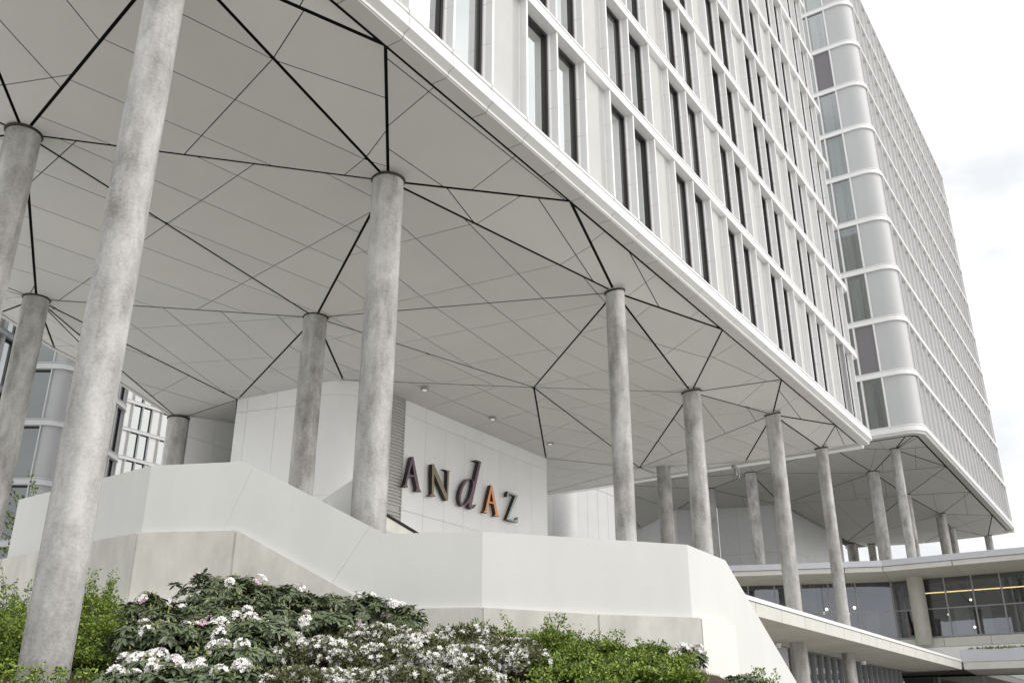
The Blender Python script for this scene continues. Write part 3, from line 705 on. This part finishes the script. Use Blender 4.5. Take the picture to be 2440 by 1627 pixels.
panel_wall(t2, (q3.x, q3.y), (71.9, 28.6), RF-.2, 16.7+EYE, 16.95+EYE, [1.1, 2.2], [12.9+EYE], mat='wall_panel_shaded')
panel_wall(t2, (q2.x, q2.y), (q3.x, q3.y), RF-.2, 16.6+EYE, 16.6+EYE, [2, 4, 6], [13.0+EYE], mat='wall_panel_shaded')
panel_wall(t2, (79, 47), (q2.x, q2.y), RF-.2, 16.8+EYE, 16.6+EYE, [2.5, 5, 7.5], [13.0+EYE], mat='wall_panel_shaded')

# ------------------------------------------------------------------ podium with two canopies and glazing
pod = thing('podium', (66, 12, 0), 'low glazed podium with deep concrete canopies below the second tower', 'building')
C1 = [(51.0, 28.0), (53.92, 20.71), (56.24, 14.88), (57.0, 12.96), (56.75, 5.56), (56.3, -8.0)]
z9 = 9.0+EYE
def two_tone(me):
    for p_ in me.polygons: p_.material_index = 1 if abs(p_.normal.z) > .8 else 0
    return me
def nrm_path(pts):
    r = []
    for i, p in enumerate(pts):
        a = pts[max(0, i-1)]; b = pts[min(len(pts)-1, i+1)]; d = Vector((b[0]-a[0], b[1]-a[1])).normalized(); r.append((p[0], p[1], -d.y, d.x))
    return r
def resample(pts, step):
    o = []
    for a, b in zip(pts[:-1], pts[1:]):
        L = math.hypot(b[0]-a[0], b[1]-a[1]); n = max(1, round(L/step))
        o += [(a[0]+(b[0]-a[0])*i/n, a[1]+(b[1]-a[1])*i/n) for i in range(n)]
    return o+[pts[-1]]
put('roof_flashing', MB().sweep([(0, z9-.32), (0, z9), (.12, z9+.03), (4.5, z9-.1), (4.5, z9-.32)], nrm_path(C1)).mesh('roof_flashing', 'flashing'), pod)
R1 = resample(C1, 4.2)
NP = nrm_path(R1)
for a, b in zip(NP[:-1], NP[1:]):
    d = Vector((b[0]-a[0], b[1]-a[1])); d = d/d.length*.02
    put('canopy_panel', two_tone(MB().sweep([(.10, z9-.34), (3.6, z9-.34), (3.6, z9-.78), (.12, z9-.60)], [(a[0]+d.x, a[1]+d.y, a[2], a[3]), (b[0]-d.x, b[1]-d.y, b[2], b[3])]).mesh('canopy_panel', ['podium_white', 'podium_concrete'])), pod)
# glazing under the upper canopy
GL = [(p[0]+3.3, p[1]+.4) for p in C1]
zs0, zs1 = 5.0+EYE, z9-.75
Rg = resample(GL, 1.6)
zt_ = zs0+(zs1-zs0)*.47
for k, (a, b) in enumerate(zip(Rg[:-1], Rg[1:])):
    M, L = frame2(a, b)
    m = put('mullion', MB().box(-.035, .035, -.06, .10, zs0, zs1).mesh('mullion', 'mullion'), pod, M)
    put('transom', MB().box(.036, L-.036, -.03, .04, zt_-.03, zt_+.03).mesh('transom', 'mullion'), pod, M)
    put('pane', MB().box(.036, L-.036, .01, .02, zs0, zt_-.031).mesh('pane', 'podium_pane'), pod, M)
    put('pane', MB().box(.036, L-.036, .01, .02, zt_+.031, zs1).mesh('pane', 'podium_pane'), pod, M)
put('sill_rail', MB().sweep([(-.08, zs0-.08), (-.08, zs0-.002), (.2, zs0-.002), (.2, zs0-.08)], nrm_path(GL)).mesh('sill_rail', 'mullion'), pod)
put('head_rail', MB().sweep([(-.08, zs1+.002), (-.08, zs1+.16), (.2, zs1+.16), (.2, zs1+.002)], nrm_path(GL)).mesh('head_rail', 'mullion'), pod)
put('interior_wall', MB().sweep([(4.2, zs0-.1), (4.2, zs1+.2), (4.3, zs1+.2), (4.3, zs0-.1)], nrm_path(GL)).mesh('interior_wall', 'room'), pod)
put('interior_floor', MB().sweep([(.25, zs0-.1), (.25, zs0-.06), (4.19, zs0-.06), (4.19, zs0-.1)], nrm_path(GL)).mesh('interior_floor', 'room'), pod)
put('ceiling_slab', MB().sweep([(.25, zs1+.05), (.25, zs1+.12), (4.19, zs1+.12), (4.19, zs1+.05)], nrm_path(GL)).mesh('ceiling_slab', 'room'), pod)
for k in range(14):                              # pale and dark curtains inside
    if k in (4, 9): continue
    p = Rg[min(len(Rg)-2, 6+k)]; 
    put('interior_curtain', MB().box(p[0]+1.3, p[0]+1.34, p[1]-.75+.2*math.sin(k*2), p[1]-.05, zs0, zt_+.15).mesh('interior_curtain', ['curtain', 'room', 'curtain', 'flashing'][k % 4]), pod)
a = onX(2203, 1413, 62.3); b = onX(2470, 1393, 62.3)
put('light_strip', MB().box(62.3, 62.36, b.y, a.y, a.z-.03, a.z+.03).mesh('light_strip', 'lamp_warm'), pod)
for u, v in [(1970, 1451), (2036, 1447), (2313, 1428), (2261, 1463), (2323, 1493)]:
    q = onX(u, v, 58.0 if u < 2100 else 61.0)
    bmx = bmesh.new(); bmesh.ops.create_icosphere(bmx, subdivisions=2, radius=.075); me = bpy.data.meshes.new('pendant_lamp'); bmx.to_mesh(me); bmx.free(); me.materials.append(MATS['lamp_white'])
    o = put('pendant_lamp', me, pod, Matrix.Translation(q))
    sub('cord', MB().box(-.008, .008, -.008, .008, .07, z9-.75-q.z).mesh('cord', 'mullion'), o)
for u, v, xx, r in [(2189, 1440, 59.6, .45), (1938, 1430, 58.9, .22)]:
    q = onX(u, v, xx); put('column', MB().cyl(q.x, q.y, zs0-.5, z9-.72, r, n=36).mesh('column', 'podium_column' if r > .3 else 'mullion', True), pod)
# spandrel under the glazing
Rs = resample([(p[0]-.12, p[1]) for p in GL], 2.5)
for a, b in zip(Rs[:-1], Rs[1:]):
    M, L = frame2(a, b); put('spandrel_panel', MB().box(.012, L-.012, 0, .2, 4.42+EYE, zs0-.1).mesh('spandrel_panel', 'podium_white'), pod, M)
put('roof_upstand', MB().sweep([(-.14, 3.3+EYE), (-.14, 4.40+EYE), (.1, 4.40+EYE), (.1, 3.3+EYE)], nrm_path(GL)).mesh('roof_upstand', 'white_flashing'), pod)
# lower canopy: along the front of the near tower, then turning across
yC, zC = 9.3, 3.35+EYE
C2 = [(17.5, yC), (54.9, yC), (54.9, -7.0)]
LCX = [(20.5+2.1*k) for k in range(17)]
put('edge_flashing', MB().box(17.5, 54.86, yC-.03, yC+.10, zC-.09, zC+.02).mesh('edge_flashing', 'white_flashing'), pod)
xs = [17.5]+[19.4+2.1*k for k in range(17)]+[54.85]
for a, b in zip(xs[:-1], xs[1:]):
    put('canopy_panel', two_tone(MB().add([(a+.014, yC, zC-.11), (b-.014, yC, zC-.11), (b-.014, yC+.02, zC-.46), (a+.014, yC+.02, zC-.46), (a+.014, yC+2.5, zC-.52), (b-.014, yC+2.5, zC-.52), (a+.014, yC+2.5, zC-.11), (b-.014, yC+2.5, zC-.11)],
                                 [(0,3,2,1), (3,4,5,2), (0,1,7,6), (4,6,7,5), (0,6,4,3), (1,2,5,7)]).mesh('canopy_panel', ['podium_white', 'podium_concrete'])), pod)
put('lower_roof', MB().box(44.1, 70, yC+.12, 40, zC-.2, zC-.02).mesh('lower_roof', 'terrace'), pod)
put('lower_roof', MB().box(17.5, 44.05, yC+.12, 12.98, zC-.105, zC-.02).mesh('lower_roof', 'terrace'), pod)
put('roof_flashing', MB().box(54.9, 55.6, -12, yC-.05, zC-.10, zC+.42).box(55.6, 56.4, -12, yC+.1, zC-.10, zC+.55).mesh('roof_flashing', 'flashing'), pod)
ysx = [yC-.06-3.4*k for k in range(6)]
for a, b in zip(ysx[:-1], ysx[1:]):
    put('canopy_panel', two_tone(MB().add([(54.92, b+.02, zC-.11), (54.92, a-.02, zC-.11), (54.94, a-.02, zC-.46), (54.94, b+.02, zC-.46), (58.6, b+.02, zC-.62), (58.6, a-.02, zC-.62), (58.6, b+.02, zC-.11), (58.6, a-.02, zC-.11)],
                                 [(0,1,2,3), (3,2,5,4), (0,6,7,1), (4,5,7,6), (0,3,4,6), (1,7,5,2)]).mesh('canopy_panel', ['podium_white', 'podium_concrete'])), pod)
put('lower_roof', MB().box(55.62, 60.4, -12, yC+.05, zC-.09, zC+.3).mesh('lower_roof', 'podium_white'), pod)
put('upper_core', MB().box(65, 100, -12, 40, 0, z9-.35).mesh('upper_core', 'core'), pod)
put('podium_roof', MB().box(59, 103, -12, 44, z9-.33, z9-.06).mesh('podium_roof', 'gravel'), pod)
# glazing below the lower canopy
yG = 12.1; zG = 2.83+EYE
xm = [36.4+.95*k for k in range(20)]
for k, (a, b) in enumerate(zip(xm[:-1], xm[1:])):
    put('mullion', MB().box(a-.05, a+.05, yG-.10, yG+.05, 0, zG).mesh('mullion', 'mullion'), pod)
    put('pane', MB().box(a+.051, b-.051, yG, yG+.012, .05, zG).mesh('pane', 'podium_pane'), pod)
put('head_rail', MB().box(30, 54.8, yG-.14, yG+.06, zG+.001, zG+.10).mesh('head_rail', 'mullion'), pod)
put('interior_wall', MB().box(26, 55, yG+3.5, yG+3.6, 0, zG).mesh('interior_wall', 'room'), pod)
put('interior_ceiling', MB().box(26, 55, yG+.06, yG+3.49, zG-.0, zG+.05).mesh('interior_ceiling', 'podium_concrete'), pod)
put('door_pier', MB().box(34.9, 36.0, yG-.12, yG+.3, 0, zG).mesh('door_pier', 'flashing'), pod)
put('door_panel', MB().box(30.3, 31.6, yG-.05, yG+.02, 0, zG-.15).mesh('door_panel', 'curtain'), pod)
for x in (30.2, 31.7): put('door_post', MB().box(x-.06, x+.06, yG-.12, yG+.05, 0, zG).mesh('door_post', 'mullion'), pod)
for x in (33.6, 44.5):
    put('ceiling_lamp', MB().cyl(x, yG-.6, zG-.16, zG-.01, .10, .12, 20).mesh('ceiling_lamp', 'white_flashing', True), pod)
for k in range(-2, 7):
    y = yC-.4-2.2*k
    put('mullion', MB().box(58.0, 58.12, y-.05, y+.05, 0, zC-.64).mesh('mullion', 'mullion'), pod)
    put('pane', MB().box(58.06, 58.08, y-2.2+.055, y-.055, 0, zC-.64).mesh('pane', 'pane'), pod)

# ------------------------------------------------------------------ buildings seen under the soffit at the left
t3 = thing('court_building', tuple(atF(150, 1300, 52)), 'white building with rounded louvred bay seen past the big foreground column', 'building')
Lz = [19.06+EYE+FH*k for k in range(-4, 3)]
def face3(root, p, q, nb, levels, pat=0, kinds=('W','W','L'), ledge=True):
    M, L = frame2(p, q); s = L/(nb*BAY)
    Msc = M @ Matrix.Diagonal((s, 1, 1, 1))
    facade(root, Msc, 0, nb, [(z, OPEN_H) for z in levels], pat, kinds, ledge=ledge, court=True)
    put('core_wall', MB().box(0, L, .405, 3, levels[0], levels[-1]+FH).mesh('core_wall', 'core'), root, M)
a = atF(-110, 640, 47.5); b = atF(46, 822, 54.6); face3(t3, (a.x, a.y), (b.x, b.y), 5, Lz, 1)
# front bay with window and rounded louvred corner
a = atF(66, 880, 50.0); b = atF(122, 884, 50.0); face3(t3, (a.x, a.y), (b.x, b.y), 1, Lz, 0, ('W',))
M, L = frame2((a.x, a.y), (b.x, b.y)); Rr = 1.0
d_ = Vector((b.x-a.x, b.y-a.y)).normalized(); nI = Vector((-d_.y, d_.x))
cpt = Vector((b.x, b.y))+d_*.25+nI*Rr
arc = [(b.x+.0, b.y, nI.x, nI.y)]+[(cpt.x-(nI.x*math.cos(t_)-d_.x*math.sin(t_))*Rr, cpt.y-(nI.y*math.cos(t_)-d_.y*math.sin(t_))*Rr, nI.x*math.cos(t_)-d_.x*math.sin(t_), nI.y*math.cos(t_)-d_.y*math.sin(t_)) for t_ in [PI/2*i/10 for i in range(11)]]
last = arc[-1]; arc.append((last[0]+nI.x*3, last[1]+nI.y*3, last[2], last[3]))
for z in Lz:
    put('corner_ledge', MB().sweep(LEDGE, arc).mesh('corner_ledge', 'court_white_shaded', True), t3, Matrix.Translation((0, 0, z)))
    pb3 = MB().sweep([(.16, .42), (.16, FH), (.22, FH), (.22, .42)], arc)
    for kk in range(26):
        zz = .5+kk*.11; pb3.sweep([(.13, zz), (.13, zz+.05), (.165, zz+.05), (.165, zz)], arc)
    put('corner_louvre', pb3.mesh('corner_louvre', 'corner_white', True), t3, Matrix.Translation((0, 0, z)))
t3b = thing('court_wing', tuple(atF(280, 1300, 57)), 'white wing with short rounded ledges standing left of the concrete column by the wall', 'building')
a = atF(205, 900, 51.5); b = atF(300, 978, 57.6); face3(t3b, (a.x, a.y), (b.x, b.y), 5, Lz[1:], 1)
M, L = frame2((a.x, a.y), (b.x, b.y))
d_ = Vector((b.x-a.x, b.y-a.y)).normalized(); nI = Vector((-d_.y, d_.x)); Rr = .7
cpt = Vector((b.x, b.y))+nI*Rr
arc = [(cpt.x-(nI.x*math.cos(t_)-d_.x*math.sin(t_))*Rr, cpt.y-(nI.y*math.cos(t_)-d_.y*math.sin(t_))*Rr, nI.x*math.cos(t_)-d_.x*math.sin(t_), nI.y*math.cos(t_)-d_.y*math.sin(t_)) for t_ in [PI/2*i/8 for i in range(9)]]
for z in Lz[1:]:
    put('corner_ledge', MB().sweep(LEDGE, arc).mesh('corner_ledge', 'court_white_shaded', True), t3b, Matrix.Translation((0, 0, z)))
    put('corner_louvre', MB().sweep([(.12, .42), (.12, FH), (.2, FH), (.2, .42)], arc).mesh('corner_louvre', 'louvre', True), t3b, Matrix.Translation((0, 0, z)))
t4 = thing('far_tower', tuple(atF(340, 1300, 104)), 'distant white tower with tall paired windows glimpsed behind the court wing', 'building')
a = atF(225, 925, 100.5); zf = atF(300, 949, 103).z
b = Vector((a.x+14*BAY, a.y, 0))
face3(t4, (a.x, a.y), (b.x, b.y), 14, [zf+FH*k for k in range(-5, 4)], 1, ('W','W','L'))

# ------------------------------------------------------------------ planting
def leaf(c, d, n, l, w, fold=.25):
    """leaf as 2 x 3 quads: base c, direction d, normal n"""
    s = np.cross(d, n); s /= np.linalg.norm(s)+1e-9
    ts = (0, .35, .7, 1.0); ws = (.12, .5, .42, .05); pts = []
    for t_, w_ in zip(ts, ws):
        m = c+d*l*t_-n*(l*.22*t_*t_); e = s*w*w_
        pts += [m-e+n*w*fold*w_, m, m+e+n*w*fold*w_]
    fs = []
    for i in range(3):
        a = i*3; fs += [(a, a+1, a+4, a+3), (a+1, a+2, a+5, a+4)]
    return pts, fs
class NB:                                       # numpy mesh buffer
    def __init__(s): s.v = []; s.f = []; s.n = 0; s.mi = []
    def add(s, pts, fs, mi=0):
        s.v.append(np.asarray(pts)); s.f += [tuple(i+s.n for i in q) for q in fs]; s.mi += [mi]*len(fs); s.n += len(pts)
    def mesh(s, name, mats):
        me = bpy.data.meshes.new(name); me.from_pydata(np.concatenate(s.v).tolist(), [], s.f)
        for m in mats: me.materials.append(MATS[m])
        me.polygons.foreach_set('material_index', s.mi); me.update(); return me
def unit(v): return v/(np.linalg.norm(v)+1e-9)
def bush_frame(u, vtop, Y, wpx):
    q = atF(u, 1600, Y); zb = bed_z(q.x, q.y)-.03; zt = atF(u, vtop, Y).z
    zc = Y*CP+(zt-EYE)*SP; return np.array([q.x, q.y, zb]), max(.25, zt-zb), wpx/2*zc/F
def blob(n, H, R, lumps=6):
    """points + outward normals on a lumpy dome"""
    ph = rng.uniform(0, 6.28, 8); pts = []
    cs = [(rng.uniform(-.5, .5)*R, rng.uniform(-.5, .5)*R, rng.uniform(.45, .8)*H, rng.uniform(.35, .6)) for _ in range(lumps)]
    cs.append((0, 0, .55*H, .7))
    for _ in range(n):
        cx, cy, cz, s = cs[rng.integers(len(cs))]
        a = rng.uniform(0, 2*PI); e = math.asin(rng.uniform(-.35, 1))
        d = np.array([math.cos(e)*math.cos(a), math.cos(e)*math.sin(a), math.sin(e)])
        p = np.array([cx, cy, cz])+d*np.array([R*s, R*s, min(R*s, H-cz) if d[2] > 0 else R*s])*rng.uniform(.8, 1.04)
        if p[2] < .05: p[2] = .05+rng.uniform(0, .1)
        pts.append((p, d))
    return pts
def rhodo(u, vtop, Y, wpx, bloom, label, n=None):
    base, H, R = bush_frame(u, vtop, Y, wpx)
    t = thing('rhododendron', tuple(base), label, 'shrub', 'rhododendrons in the planting bed')
    lf = NB(); fl = NB(); st = MB()
    n = n or int(150+230*R*R)
    for i, (p, d) in enumerate(blob(n, H, R)):
        ax = unit(d*.6+np.array([0, 0, .75])+rng.normal(0, .22, 3)); q = unit(np.cross(ax, rng.normal(0, 1, 3))); w = np.cross(ax, q)
        m = rng.integers(7, 11); sz = rng.uniform(.095, .14)
        for k in range(m):
            a = 2*PI*k/m+rng.uniform(-.25, .25); dirn = unit((q*math.cos(a)+w*math.sin(a))*1.0+ax*rng.uniform(-.35, .35)); nr = unit(ax-dirn*np.dot(ax, dirn))
            lf.add(*leaf(p+dirn*.012, dirn, nr, sz*rng.uniform(.75, 1.1), sz*.36), 0)
        if rng.random() < .35:
            c = p+ax*.02; e1, e2 = q*.011, w*.011
            lf.add([c-e1-e2, c+e1-e2, c+e1+e2, c-e1+e2, c+ax*.045], [(0,1,4),(1,2,4),(2,3,4),(3,0,4)], 1)
        if rng.random() < bloom*.6 and d[2] > -.1:
            c = p+ax*.03; pk = rng.random() < .10; rr = rng.uniform(.045, .065) if pk else rng.uniform(.07, .10)
            for k in range(9 if pk else 20):
                v = unit(ax*.55+rng.normal(0, .62, 3)); 
                if np.dot(v, ax) < -.15: v = -v
                fc = c+v*rr; x1 = unit(np.cross(v, rng.normal(0, 1, 3))); x2 = np.cross(v, x1); fr_ = rng.uniform(.024, .040)
                pts = [fc-v*.012]; fs = []
                for j in range(5):
                    a0 = 2*PI*j/5; 
                    for da, rr2, up in ((-.5, .75, .004), (0, 1.05, .012), (.5, .75, .004)):
                        pts.append(fc+(x1*math.cos(a0+da)+x2*math.sin(a0+da))*fr_*rr2+v*up)
                    o = 1+3*j; fs.append((0, o, o+1, o+2))
                fl.add(pts, fs, 1 if (pk and rng.random() < .6) or rng.random() < .02 else 0)
        if i % 6 == 0: st.tube((rng.normal(0, .05), rng.normal(0, .05), 0), tuple(p*np.array([.9, .9, .92])), .012, .006, 5)
    stuff(put_l(t, 'foliage', lf.mesh('foliage', ['rhodo_leaf', 'rhodo_bud'])))
    if fl.n: stuff(put_l(t, 'flowers', fl.mesh('flowers', ['petal', 'petal_pink'])))
    stuff(put_l(t, 'branches', st.mesh('branches', 'stem')))
def put_l(t, name, me):
    o = bpy.data.objects.new(name, me); COL.objects.link(o); o.parent = t; return o
def azalea(u, vtop, Y, wpx, bloom, label):
    base, H, R = bush_frame(u, vtop+rng.uniform(-14, 10), Y, wpx); H = max(.42, H)
    t = thing('azalea', tuple(base), label, 'shrub', 'white azaleas in the planting bed')
    lf = NB(); fl = NB(); st = MB()
    n = int(450+950*R*R)
    pts_ = blob(n, H, R, 9)
    ups = [q[0] for q in pts_ if q[1][2] > -.3]; cl = [ups[rng.integers(len(ups))] for _ in range(int(8+12*bloom))]
    for i, (p, d) in enumerate(pts_):
        for k in range(4):
            dirn = unit(d*.5+rng.normal(0, .7, 3)+np.array([0, 0, .25])); nr = unit(np.cross(dirn, rng.normal(0, 1, 3)))
            lf.add(*leaf(p+rng.normal(0, .015, 3), dirn, nr, rng.uniform(.035, .065), .022), 0)
        near = min(float(np.sum((p-c_)**2)) for c_ in cl)
        if rng.random() < bloom*(1.0 if near < (.17*R+.03)**2 else .06) and d[2] > -.55:
            for k in range(4):
                v = unit(d*.8+np.array([0, 0, .5])+rng.normal(0, .5, 3)); fc = p+v*rng.uniform(.02, .05); x1 = unit(np.cross(v, rng.normal(0, 1, 3))); x2 = np.cross(v, x1); f_ = rng.uniform(.020, .032)
                P_ = [fc-v*.012]; fs = []
                for j in range(5):
                    a0 = 2*PI*j/5
                    for da, r2, up in ((-.42, .7, .002), (0, 1.1, .006), (.42, .7, .002)): P_.append(fc+(x1*math.cos(a0+da)+x2*math.sin(a0+da))*f_*r2+v*up)
                    o = 1+3*j; fs.append((0, o, o+1, o+2))
                fl.add(P_, fs, 0)
        if i % 25 == 0: st.tube((rng.normal(0, .05), rng.normal(0, .05), 0), tuple(p*.93), .008, .004, 5)
    stuff(put_l(t, 'foliage', lf.mesh('foliage', ['azalea_leaf'])))
    if fl.n: stuff(put_l(t, 'flowers', fl.mesh('flowers', ['petal_white'])))
    stuff(put_l(t, 'branches', st.mesh('branches', 'stem')))
def green(u, vtop, Y, wpx, label, name='privet_shrub', dens=1.0):
    base, H, R = bush_frame(u, vtop, Y, wpx)
    t = thing(name, tuple(base), label, 'shrub', 'light green shrubs in the planting bed')
    lf = NB(); st = MB()
    nt_ = int((85+150*R*R+30*H)*dens)
    for i in range(nt_):
        a = rng.uniform(0, 2*PI); rr = R*math.sqrt(rng.random())*.85; h = H*(1-.35*(rr/R)**2)*rng.uniform(.6, 1.0)*(.85+.15*math.sin(a*3+u))
        h *= .84+.34*math.sin(rr*math.cos(a)*5.5+u)*math.sin(rr*math.sin(a)*5.5+1)
        if i < 5: h = H*rng.uniform(.95, 1.16)
        tip = np.array([rr*math.cos(a), rr*math.sin(a), h]); root = np.array([tip[0]*.45, tip[1]*.45, 0])
        st.tube(tuple(root), tuple(tip), .006, .002, 4)
        m = int(10+h*30)
        for k in range(m):
            f_ = rng.uniform(.15, 1.0)**.62; p = root+(tip-root)*f_
            side = rng.uniform(0, 2*PI); br = rng.uniform(0, .15)*(1.2-f_)*1.3
            dv = np.array([math.cos(side), math.sin(side), rng.uniform(.1, .9)]); dv = unit(dv)
            p = p+dv*br
            for _ in range(3):
                dn = unit(dv+rng.normal(0, .55, 3)); nr = unit(np.cross(dn, rng.normal(0, 1, 3))); l = rng.uniform(.032, .055); s_ = np.cross(dn, nr)*l*.25
                c0 = p+rng.normal(0, .02, 3)
                lf.add([c0, c0+dn*l*.5-s_, c0+dn*l, c0+dn*l*.5+s_], [(0, 1, 2, 3)], 1 if rng.random() < .18+.45*f_*f_ else 0)
    stuff(put_l(t, 'foliage', lf.mesh('foliage', ['green_leaf', 'green_leaf_light'])))
    stuff(put_l(t, 'twigs', st.mesh('twigs', 'stem')))
RH = [(545,1374,14.2,330,.07,'large dark rhododendron with a few pale blooms against the concrete plinth below the parapet peak'),
      (790,1410,14.3,250,.03,'dark rhododendron almost without flowers under the sloping stair parapet'),
      (945,1442,14.0,140,.10,'small dark rhododendron ending the row before the bare plinth'),
      (325,1402,13.6,150,.05,'thin dark rhododendron between the light green shrubs and the plinth joint'),
      (460,1448,12.9,300,.06,'rhododendron with bluish leaves in the middle of the bed'),
      (385,1485,11.9,280,.11,'rhododendron covered with large pink-white trusses beside the foreground column'),
      (595,1485,12.0,260,.11,'rhododendron with a row of big white trusses in the middle of the bed'),
      (705,1525,12.3,160,.10,'low rhododendron with pale pink blooms beside the white azaleas'),
      (545,1545,11.2,270,.08,'low rhododendron with pink buds at the front of the bed'),
      (350,1568,11.0,270,.10,'budding rhododendron at the front edge of the bed near the column foot'),
      (300,1604,10.0,200,.05,'low budding rhododendron at the lowest edge of the bed near the column'),
      (520,1606,10.0,200,.06,'low rhododendron with a few buds at the lowest edge of the bed'),
      (440,1590,10.2,230,.08,'rhododendron with pink-white buds at the lowest edge of the bed'),
      (615,1596,10.2,200,.06,'dark budding rhododendron beside the patch of moss'),
      (1640,1590,13.6,110,.22,'small rhododendron with white blooms in front of the plinth corner'),
      (1765,1612,14.2,80,.02,'tiny dark rhododendron at the foot of the descending white parapet')]
RH += [(655,1398,14.4,260,.05,'dark rhododendron filling the gap under the start of the sloping parapet'),(880,1424,14.3,220,.05,'dark rhododendron under the low end of the sloping parapet'),
       (730,1462,13.3,280,.04,'broad rhododendron with dense whorls of plain leaves'),(540,1432,13.6,320,.03,'broad rhododendron full of plain bluish leaves'),(360,1445,13.0,200,.06,'rhododendron bordering the light green shrubs')]
for r in RH: rhodo(*r)
AZ = [(880,1503,12.8,270,.75,'white azalea behind the brightest mound of flowers'),
      (1000,1530,12.0,270,.95,'densest white azalea mound in the centre of the bed'),
      (1110,1502,13.1,180,.6,'white azalea up against the bare concrete plinth'),
      (770,1560,11.4,220,.8,'white azalea next to the pink-budded rhododendrons'),
      (905,1562,11.1,260,.85,'white azalea with a long ridge of flowers at the front of the bed'),
      (1065,1580,11.0,270,.75,'low white azalea at the front edge of the bed'),
      (1175,1556,11.8,220,.5,'thinly flowered white azalea beside the light green shrubs'),
      (1225,1588,11.0,170,.8,'small white azalea tucked under the light green shrubs')]
AZ += [(1130,1604,10.1,230,.7,'white azalea at the lowest edge of the bed next to the green shrubs'),(850,1606,10.0,220,.75,'white azalea at the lowest edge of the bed next to the rhododendrons'),(720,1600,10.1,200,.6,'small white azalea at the lowest edge of the bed beside the moss'),(985,1602,10.1,240,.7,'white azalea at the lowest edge of the bed')]
for r in AZ: azalea(*r)
GR = [(55,1384,14.6,320,'tall light green shrub behind the foreground column'),(215,1370,14.7,240,'tall light green shrub right of the foreground column'),
      (40,1440,13.0,280,'broad green shrub left of the foreground column'),(240,1446,13.2,260,'broad green shrub between the column and the rhododendrons'),
      (10,1525,11.6,230,'low green shrub at the left foot of the column'),(250,1530,12.0,220,'low green shrub at the right foot of the column'),
      (100,1604,10.0,130,'bright sprig at the very foot of the foreground column'),
      (1170,1492,14.4,130,'sparse green shrub at the plinth joint beside the azaleas'),(1262,1474,14.4,200,'tallest light green shrub in front of the bare plinth'),
      (1352,1498,14.5,180,'light green shrub with one long shoot before the plinth'),(1440,1515,14.5,190,'light green shrub at the second plinth joint'),
      (1540,1545,14.3,220,'lower green shrub before the plain end of the plinth'),(1285,1550,12.8,260,'rounded green shrub beside the thin azalea'),
      (1425,1552,12.6,290,'broad bright green shrub in the middle of the green group'),(1555,1575,12.6,250,'bright green shrub at the right end of the green group'),
      (1330,1590,11.3,280,'low green shrub at the front of the bed beside the small azalea'),(1485,1590,11.2,320,'low wide green shrub at the front right of the bed'),
      (1825,1602,15.2,70,'single thin upright shrub at the foot of the descending parapet')]
GR += [(1590,1598,11.0,200,'low bright shrub in front of the small rhododendron'),(1290,1606,10.1,220,'green shrub at the lowest edge of the bed behind the azalea'),(150,1560,12.6,200,'green shrub close behind the foreground column'),(200,1606,10.2,170,'low green shrub and grass at the column foot on its rhododendron side'),(1440,1606,10.1,260,'bright green shrub at the lowest edge of the bed in front of the green group'),(30,1600,10.2,160,'bright green shrub at the lowest edge of the bed beside the foreground column')]
for r in GR: green(*r)
# small tree behind the parapet at the left
b3 = atF(88, 1260, 24)
tr = thing('young_tree', (b3.x, b3.y, TF-.4), 'young leafy tree half hidden behind the left end of the white parapet', 'tree')
lf = NB(); st = MB(); st.tube((0, 0, 0), (0, 0, 2.6), .06, .03, 8)
for i in range(26):
    a = rng.uniform(0, 2*PI); z = rng.uniform(1.2, 2.7); L = rng.uniform(.7, 1.5)
    e = np.array([math.cos(a)*L, math.sin(a)*L, z+rng.uniform(.2, .9)]); r0 = np.array([0, 0, z]); st.tube(tuple(r0), tuple(e), .015, .004, 5)
    for k in range(46):
        f_ = rng.uniform(.3, 1.05); p = r0+(e-r0)*f_+rng.normal(0, .07, 3); dn = unit(rng.normal(0, 1, 3)+np.array([0, 0, -.2])); nr = unit(np.cross(dn, rng.normal(0, 1, 3)))
        lf.add(*leaf(p, dn, nr, rng.uniform(.06, .10), .045), 1 if rng.random() < .3 else 0)
tr.scale = (1.0, 1.0, 1.25)
stuff(put_l(tr, 'crown', lf.mesh('crown', ['green_leaf', 'green_leaf_light']))); put_l(tr, 'trunk', st.mesh('trunk', 'stem'))
# moss and grass between the shrubs
gb_ = NB()
for _ in range(16000):
    X = rng.uniform(-6.5, 5.2); Y = rng.uniform(8.6, 15.2); x, y = cam_xy(X, Y)
    if math.sin(X*1.7+.6)*math.sin(Y*1.9) < -.35: continue
    p = np.array([x, y, bed_z(x, y)-.01]); dn = unit(np.array([rng.normal(0, .45), rng.normal(0, .45), 1.0])); s_ = unit(np.cross(dn, rng.normal(0, 1, 3)))*.006; l = rng.uniform(.04, .11)
    gb_.add([p-s_, p+s_, p+dn*l], [(0, 1, 2)], 0)
o = stuff(put('ground_cover', gb_.mesh('ground_cover', ['grass']))); tag(o, 'mossy grass growing between the shrubs of the planting bed', 'grass')
# trim band of sedum on the lower podium roof
sb = NB()
for _ in range(1500):
    y = rng.uniform(-8, 9.0); p = np.array([55.9+rng.uniform(-.35, .4), y, zC+.53]); dn = unit(rng.normal(0, .5, 3)+np.array([0, 0, 1])); s_ = unit(np.cross(dn, rng.normal(0, 1, 3)))*.05
    l = rng.uniform(.08, .22); sb.add([p-s_, p+s_, p+dn*l], [(0, 1, 2)], 0)
o = stuff(put('roof_sedum', sb.mesh('roof_sedum', ['moss']))); tag(o, 'strip of low sedum growing on the lower podium roof', 'plants')

for o in bpy.data.objects:
    if '_base' in o: del o['_base']
S.render.engine = 'CYCLES'
